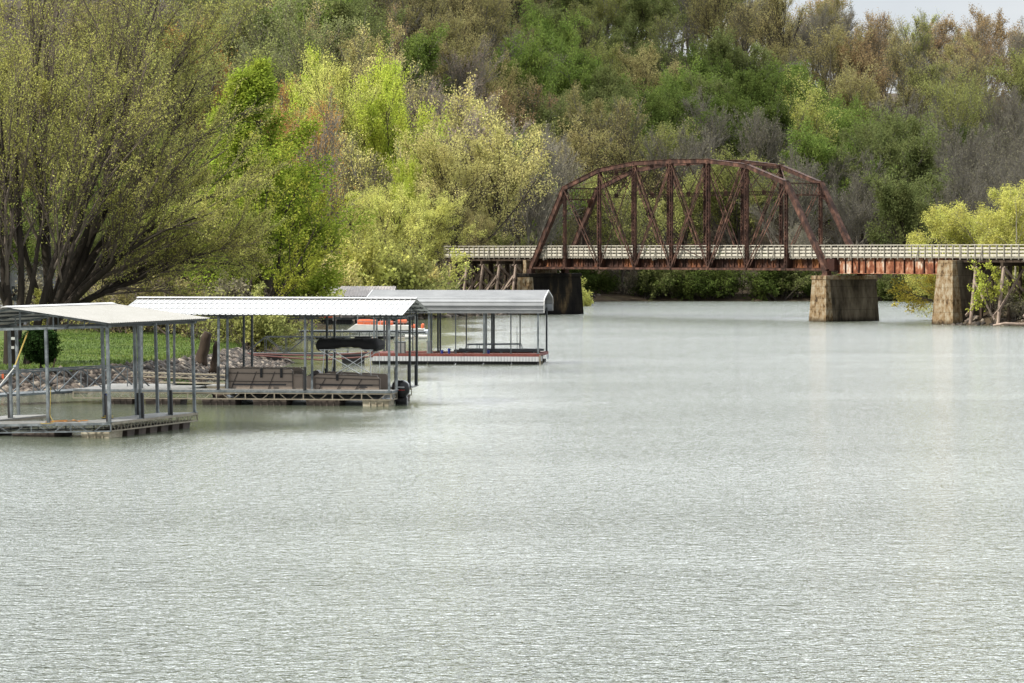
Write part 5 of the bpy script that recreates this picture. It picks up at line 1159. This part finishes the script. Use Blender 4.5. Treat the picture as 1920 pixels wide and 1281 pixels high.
# stumps, iris clump, snag, log
def stump(px0, py0, px1, py1, d, r, label):
    m = MB(); p0 = V(Px(px0, d), d, Zy(py0, d)-.3); p1 = V(Px(px1, d), d, Zy(py1, d)); q = [p0+(p1-p0)*k/6+V(.04*math.sin(k*2.3), 0, 0) for k in range(7)]
    m.tube(q, [r*1.15, r*.9, r*.8, r*.78, r*.76, r*.7, r*.6], 11); o = m.build('tree_stump', M['timber'], None, smooth=True); rebase(o, p0); setp(o, label, 'stump', 'stumps at the lawn end')
stump(374, 678, 389, 624, 185, .42, 'thick broken dark stump leaning right at the end of the lawn'); stump(399, 690, 407, 641, 181, .25, 'thinner dark stump right of the thick one near the dock posts')
T = Tree(81); n = 150; P = np.stack([T.r.normal(0, .45, n), T.r.normal(0, .3, n), np.zeros(n)-.05], 1); D = unit(np.stack([T.r.normal(0, .25, n), T.r.normal(0, .25, n), np.ones(n)], 1))
b = T.grow(P, D, T.r.uniform(.5, .85, n), np.full(n, .02), 4, .08, np.full(n, -.3), 3, .2); me_ = np_mesh('iris', np.concatenate(T.V), np.concatenate(T.Q), M['leaf'])
o = bpy.data.objects.new('leafy_plant', me_); COL.objects.link(o); dd = 170; o.location = (Px(332, dd), dd, float(height(np.array([Px(332, dd)]), np.array([dd]))[0])); o.color = (.05, .15, .02, 1); setp(o, 'clump of bright green sword leaves on the bank left of the stumps', 'plant')
# ---- right bank: yellow willow and shrubs
stR = [(a_, b_, c_*1.24, d_*1.1, e_) for (a_, b_, c_, d_, e_) in [((0, 0, -.3), (.1, 0, 1), 9, .25, 0), ((.2, .2, -.3), (-.35, -.1, 1), 9.5, .2, -.1), ((.2, .2, -.3), (.5, .1, 1), 9.5, .2, 0), ((0, 0, .5), (-.8, .1, .9), 8.5, .15, -.2), ((0, 0, .5), (.9, -.1, .8), 8, .15, 0), ((0, .2, .3), (-1, -.2, .55), 8, .12, -.2), ((0, 0, .8), (0, .6, .9), 8, .15, 0), ((.1, 0, .8), (.1, -.5, 1), 8, .12, 0)]]
LR = [(15, .15, 1, .8, .2, .42, .2, .5, .35, .08, 5, .1, -.15, 4, .02), (10, .15, 1, .5, .2, .5, .2, .5, .4, 0, 4, .1, -.4, 3, .014), (9, .1, 1, .5, .2, .5, .25, .5, .4, 0, 3, .1, -.7, 3, .009)]
custom(91, stR, LR, (16, .11, .22, .1), 'willow_tree', 'big yellow-green willow standing behind the right end of the railing', Px(1878, 336), 336, (.52, .53, .14), (.3, .27, .2))
custom(92, [(s_[0], (s_[1][0]*1.1, s_[1][1], s_[1][2]), s_[2]*.95, s_[3], s_[4]) for s_ in stR], LR, (12, .15, .12, .1), 'willow_tree', 'yellow-green willow at the right edge beyond the deck', Px(1990, 345), 345, (.46, .45, .11), (.3, .27, .2))
custom(93, [((0, 0, -.2), (-1, 0, .42), 6.2, .09, -.3), ((0, 0, -.2), (-1, .2, .62), 5.8, .09, -.25), ((0, 0, -.2), (-.6, 0, .9), 4.5, .08, -.3)], [(9, .2, 1, .5, .2, .42, .2, .5, .4, 0, 4, .12, -.3, 4, .015), (8, .15, 1, .5, .2, .5, .2, .5, .4, 0, 3, .12, -.3, 3, .01)], (9, .17, .1, .1), 'low_tree', 'low yellow leaved tree reaching over the water between the right piers', Px(1792, 326), 326, (.55, .47, .09), (.16, .13, .09), 1.2)
custom(94, [((0, 0, -.3), (.05, 0, 1), 11.5, .11, 0), ((0, 0, 3), (-.45, .1, 1), 3.5, .04, 0)], [(7, .4, 1, .5, .2, .22, .2, .4, .4, .1, 4, .12, .2, 3, .012), (4, .2, 1, .5, .2, .5, .2, .5, .4, 0, 3, .12, 0, 3, .01)], (1, .12, .1, .1), 'dead_tree', 'thin pale dead tree standing in front of the yellow willow', Px(1897, 326), 326, (.4, .4, .1), (.3, .27, .22))
sb = [(1885, 317), (1905, 311), (1930, 312), (1868, 328), (1895, 330), (1922, 324), (1842, 330)]
for i, (px, d) in enumerate(sorted(sb)):
    place(BMs[2+i % 2] if i % 3 else BMs[0], 'shrub', Px(px, d), d, rn.uniform(.9, 1.3), rn.uniform(0, 6), PAL[['olive', 'grey', 'yellow-green'][i % 3]], GREYB, None, None, f"twiggy shrub among the right trestle legs, {ORD[i]} from left", 'shrub', 'shrubs under the right trestle', 'foliage', 'stems')
custom(95, [((0, 0, 0), (-.1, 0, 1), 5.4, .06, 0), ((0, 0, 0), (.3, .1, 1), 5.2, .05, 0), ((0, 0, 0), (-.5, 0, 1), 4.2, .05, 0)], [(10, .25, 1, .55, .2, .4, .2, .5, .4, 0, 4, .12, -.1, 3, .012), (7, .2, 1, .5, .2, .5, .2, .5, .4, 0, 3, .12, -.1, 3, .01)], (9, .16, .1, .1), 'vine_covered_shrub', 'leafy yellow-green sapling climbing the first leg of the right trestle', Px(1862, 310), 310, (.4, .45, .08), TW)
m = MB(); d_ = 306.5; m.tube([(Px(1862, d_), d_, .1), (Px(1885, d_), d_, .28), (Px(1915, d_), d_+.3, .18), (Px(1950, d_), d_, .35)], [.09, .13, .15, .16], 8); o = m.build('fallen_log', M['timber_lit'], None, smooth=True); rebase(o, (Px(1862, d_), d_, 0)); setp(o, 'pale fallen log lying at the water edge of the right bank', 'log')
# ---- stones (riprap) and lawn grass
def stones(name, segs, n, smin, smax, seed, mat):
    r = np.random.default_rng(seed); base = np.array([(0, 0, 1), (.9, 0, .35), (.28, .86, .3), (-.73, .53, .35), (-.73, -.53, .3), (.28, -.86, .35), (.7, .5, -.5), (-.3, .8, -.5), (-.9, 0, -.5), (-.3, -.8, -.5), (.7, -.5, -.5)])
    tri = [(0, 1, 2), (0, 2, 3), (0, 3, 4), (0, 4, 5), (0, 5, 1), (1, 6, 2), (2, 6, 7), (2, 7, 3), (3, 7, 8), (3, 8, 4), (4, 8, 9), (4, 9, 5), (5, 9, 10), (5, 10, 1), (1, 10, 6)]
    Vs = []; Fs = []; k = 0; segs = np.array(segs, float); L_ = np.hypot(*(segs[1:]-segs[:-1]).T); cum = np.concatenate([[0], np.cumsum(L_)])
    u = r.random(n)*cum[-1]; i = np.clip(np.searchsorted(cum, u)-1, 0, len(L_)-1); f = (u-cum[i])/L_[i]; p = segs[i]+(segs[i+1]-segs[i])*f[:, None]; dr = (segs[i+1]-segs[i])/L_[i][:, None]; nr = np.stack([-dr[:, 1], dr[:, 0]], 1)
    nr = -nr; off = r.uniform(-1.3, 3.0, n); p = p+nr*off[:, None]; z = height(p[:, 0], p[:, 1]); s = r.uniform(smin, smax, n)
    for j in range(n):
        a = r.random()*6.28; c, sn = math.cos(a), math.sin(a); q = base*np.array([s[j]*r.uniform(.8, 1.4), s[j]*r.uniform(.7, 1.1), s[j]*r.uniform(.5, .9)])*r.uniform(.8, 1.2, (11, 1)); q = np.stack([q[:, 0]*c-q[:, 1]*sn, q[:, 0]*sn+q[:, 1]*c, q[:, 2]], 1)
        Vs.append(q+np.array([p[j, 0], p[j, 1], z[j]+.05])); Fs += [(t_[0]+k, t_[1]+k, t_[2]+k) for t_ in tri]; k += 11
    me_ = np_mesh(name, np.concatenate(Vs), np.array(Fs), mat, tri=True); o = bpy.data.objects.new(name, me_); COL.objects.link(o); o['kind'] = 'stuff'; return o
ms, t, b = newmat('riprap_stone'); geo = t.nodes.new('ShaderNodeNewGeometry'); r_ = ramp(t, [(0, (.022, .018, .015)), (.5, (.06, .048, .038)), (.8, (.12, .095, .075)), (1, (.27, .23, .18))]); t.links.new(geo.outputs['Random Per Island'], r_.inputs[0]); t.links.new(r_.outputs[0], b.inputs['Base Color']); b.inputs['Roughness'].default_value = .9
o = stones('riprap', [(-14.6, 206), (-15.6, 190), (-16.6, 180), (-19.2, 168.5), (-21.8, 161.5), (-25.3, 158.5), (-40, 151)], 5200, .10, .30, 5, ms); setp(o, 'broken grey and tan stones lining the left shore', 'stones')
o = stones('bank_stones', [(12, 468.5), (4.5, 440), (1.6, 368), (-6, 353), (-18, 319)], 700, .15, .5, 6, ms); setp(o, 'scattered stones along the bank by the left pier', 'stones')
o = stones('bank_stones', [(60, 303.3), (50, 307.2), (46.5, 309.6), (43.6, 312.2), (42.3, 316)], 260, .12, .35, 7, ms); setp(o, 'scattered stones at the foot of the right trestle', 'stones')
r = np.random.default_rng(9); n = 60000; gxx = r.uniform(-34, -14, n); gyy = r.uniform(158, 246, n); sdd = poly_sd(LAND, gxx, gyy); ok = (sdd > 3.0); gxx, gyy = gxx[ok], gyy[ok]; gz = height(gxx, gyy); n = len(gxx)
a = r.random(n)*6.28; hgt = r.uniform(.05, .13, n)*(1+1.6*np.exp(-((poly_sd(LAND, gxx, gyy)-3.5)/.8)**2)); w_ = .02+.012*r.random(n); C = np.stack([gxx, gyy, gz-.01], 1); dx = np.stack([np.cos(a)*w_, np.sin(a)*w_, np.zeros(n)], 1); tp = C+np.stack([r.normal(0, .03, n), r.normal(0, .03, n), hgt], 1)
Vg = np.stack([C-dx, C+dx, tp], 1).reshape(-1, 3)
mg, t, b = newmat('lawn_grass'); geo = t.nodes.new('ShaderNodeNewGeometry'); r_ = ramp(t, [(0, (.04, .075, .012)), (.35, (.085, .145, .018)), (.7, (.14, .20, .03)), (.9, (.2, .22, .05)), (1, (.32, .28, .11))]); n_ = noise(t, .22, 6, .7, (.6, 1, 1)); m_ = t.nodes.new('ShaderNodeMath'); m_.operation = 'MULTIPLY_ADD'; t.links.new(n_.outputs[0], m_.inputs[0]); m_.inputs[1].default_value = 2.2; m_.inputs[2].default_value = -.95; a_ = t.nodes.new('ShaderNodeMath'); a_.operation = 'MULTIPLY_ADD'; t.links.new(geo.outputs['Random Per Island'], a_.inputs[0]); a_.inputs[1].default_value = .55; t.links.new(m_.outputs[0], a_.inputs[2]); a_.use_clamp = True; t.links.new(a_.outputs[0], r_.inputs[0]); t.links.new(r_.outputs[0], b.inputs['Base Color']); b.inputs['Roughness'].default_value = .9
me_ = np_mesh('grass', Vg, np.arange(n*3).reshape(n, 3), mg, tri=True); o = bpy.data.objects.new('grass', me_); COL.objects.link(o); o['kind'] = 'stuff'; setp(o, 'short green grass of the lawn on the left bank', 'grass')

r = np.random.default_rng(44); nb = 3600; bx_ = r.uniform(-95, 150, nb); by_ = r.uniform(474, 760, nb); okb = (bx_ < by_*.17); bx_, by_ = bx_[okb], by_[okb]; bz_ = height(bx_, by_); okb = bz_ > .5; bx_, by_, bz_ = bx_[okb], by_[okb], bz_[okb]; nb = len(bx_); kq = 34
hh_ = r.uniform(.8, 3.6, nb)*(1+1.3*smooth((by_-640)/60)); C = np.stack([np.repeat(bx_, kq), np.repeat(by_, kq), np.repeat(bz_, kq)], 1)+np.stack([r.normal(0, 1.0, nb*kq), r.normal(0, 1.0, nb*kq), np.repeat(hh_, kq)*r.random(nb*kq)], 1)
nn = unit(r.normal(0, 1, C.shape)); a = unit(np.cross(nn, r.normal(0, 1, C.shape))); b_ = np.cross(nn, a); sz = r.uniform(.14, .34, (len(C), 1)); slim = np.where(np.repeat(r.random(nb) < .5, kq)[:, None], .12, .6)
Vb = np.stack([C+a*sz, C+b_*sz*slim, C-a*sz, C-b_*sz*slim], 1).reshape(-1, 3); mb_, t, b = newmat('hillside_brush'); geo = t.nodes.new('ShaderNodeNewGeometry'); r_ = ramp(t, [(0, (.10, .08, .06)), (.5, (.19, .165, .10)), (.8, (.14, .19, .06)), (1, (.3, .26, .16))]); t.links.new(noise(t, .12, 4).outputs[0], r_.inputs[0]); t.links.new(r_.outputs[0], b.inputs['Base Color']); b.inputs['Roughness'].default_value = 1; b.inputs['Specular IOR Level'].default_value = 0
me_ = np_mesh('undergrowth', Vb, np.arange(nb*kq*4).reshape(-1, 4), mb_); o = bpy.data.objects.new('undergrowth', me_); COL.objects.link(o); o['kind'] = 'stuff'; setp(o, 'brushy undergrowth between the trunks on the wooded hillside', 'undergrowth')

print('woodland', len([o for o in bpy.data.objects if o.name.startswith('woodland')]))
shade(75, 575, 78, 120, 1)
shade(-40, 640, 110, 85, 2)
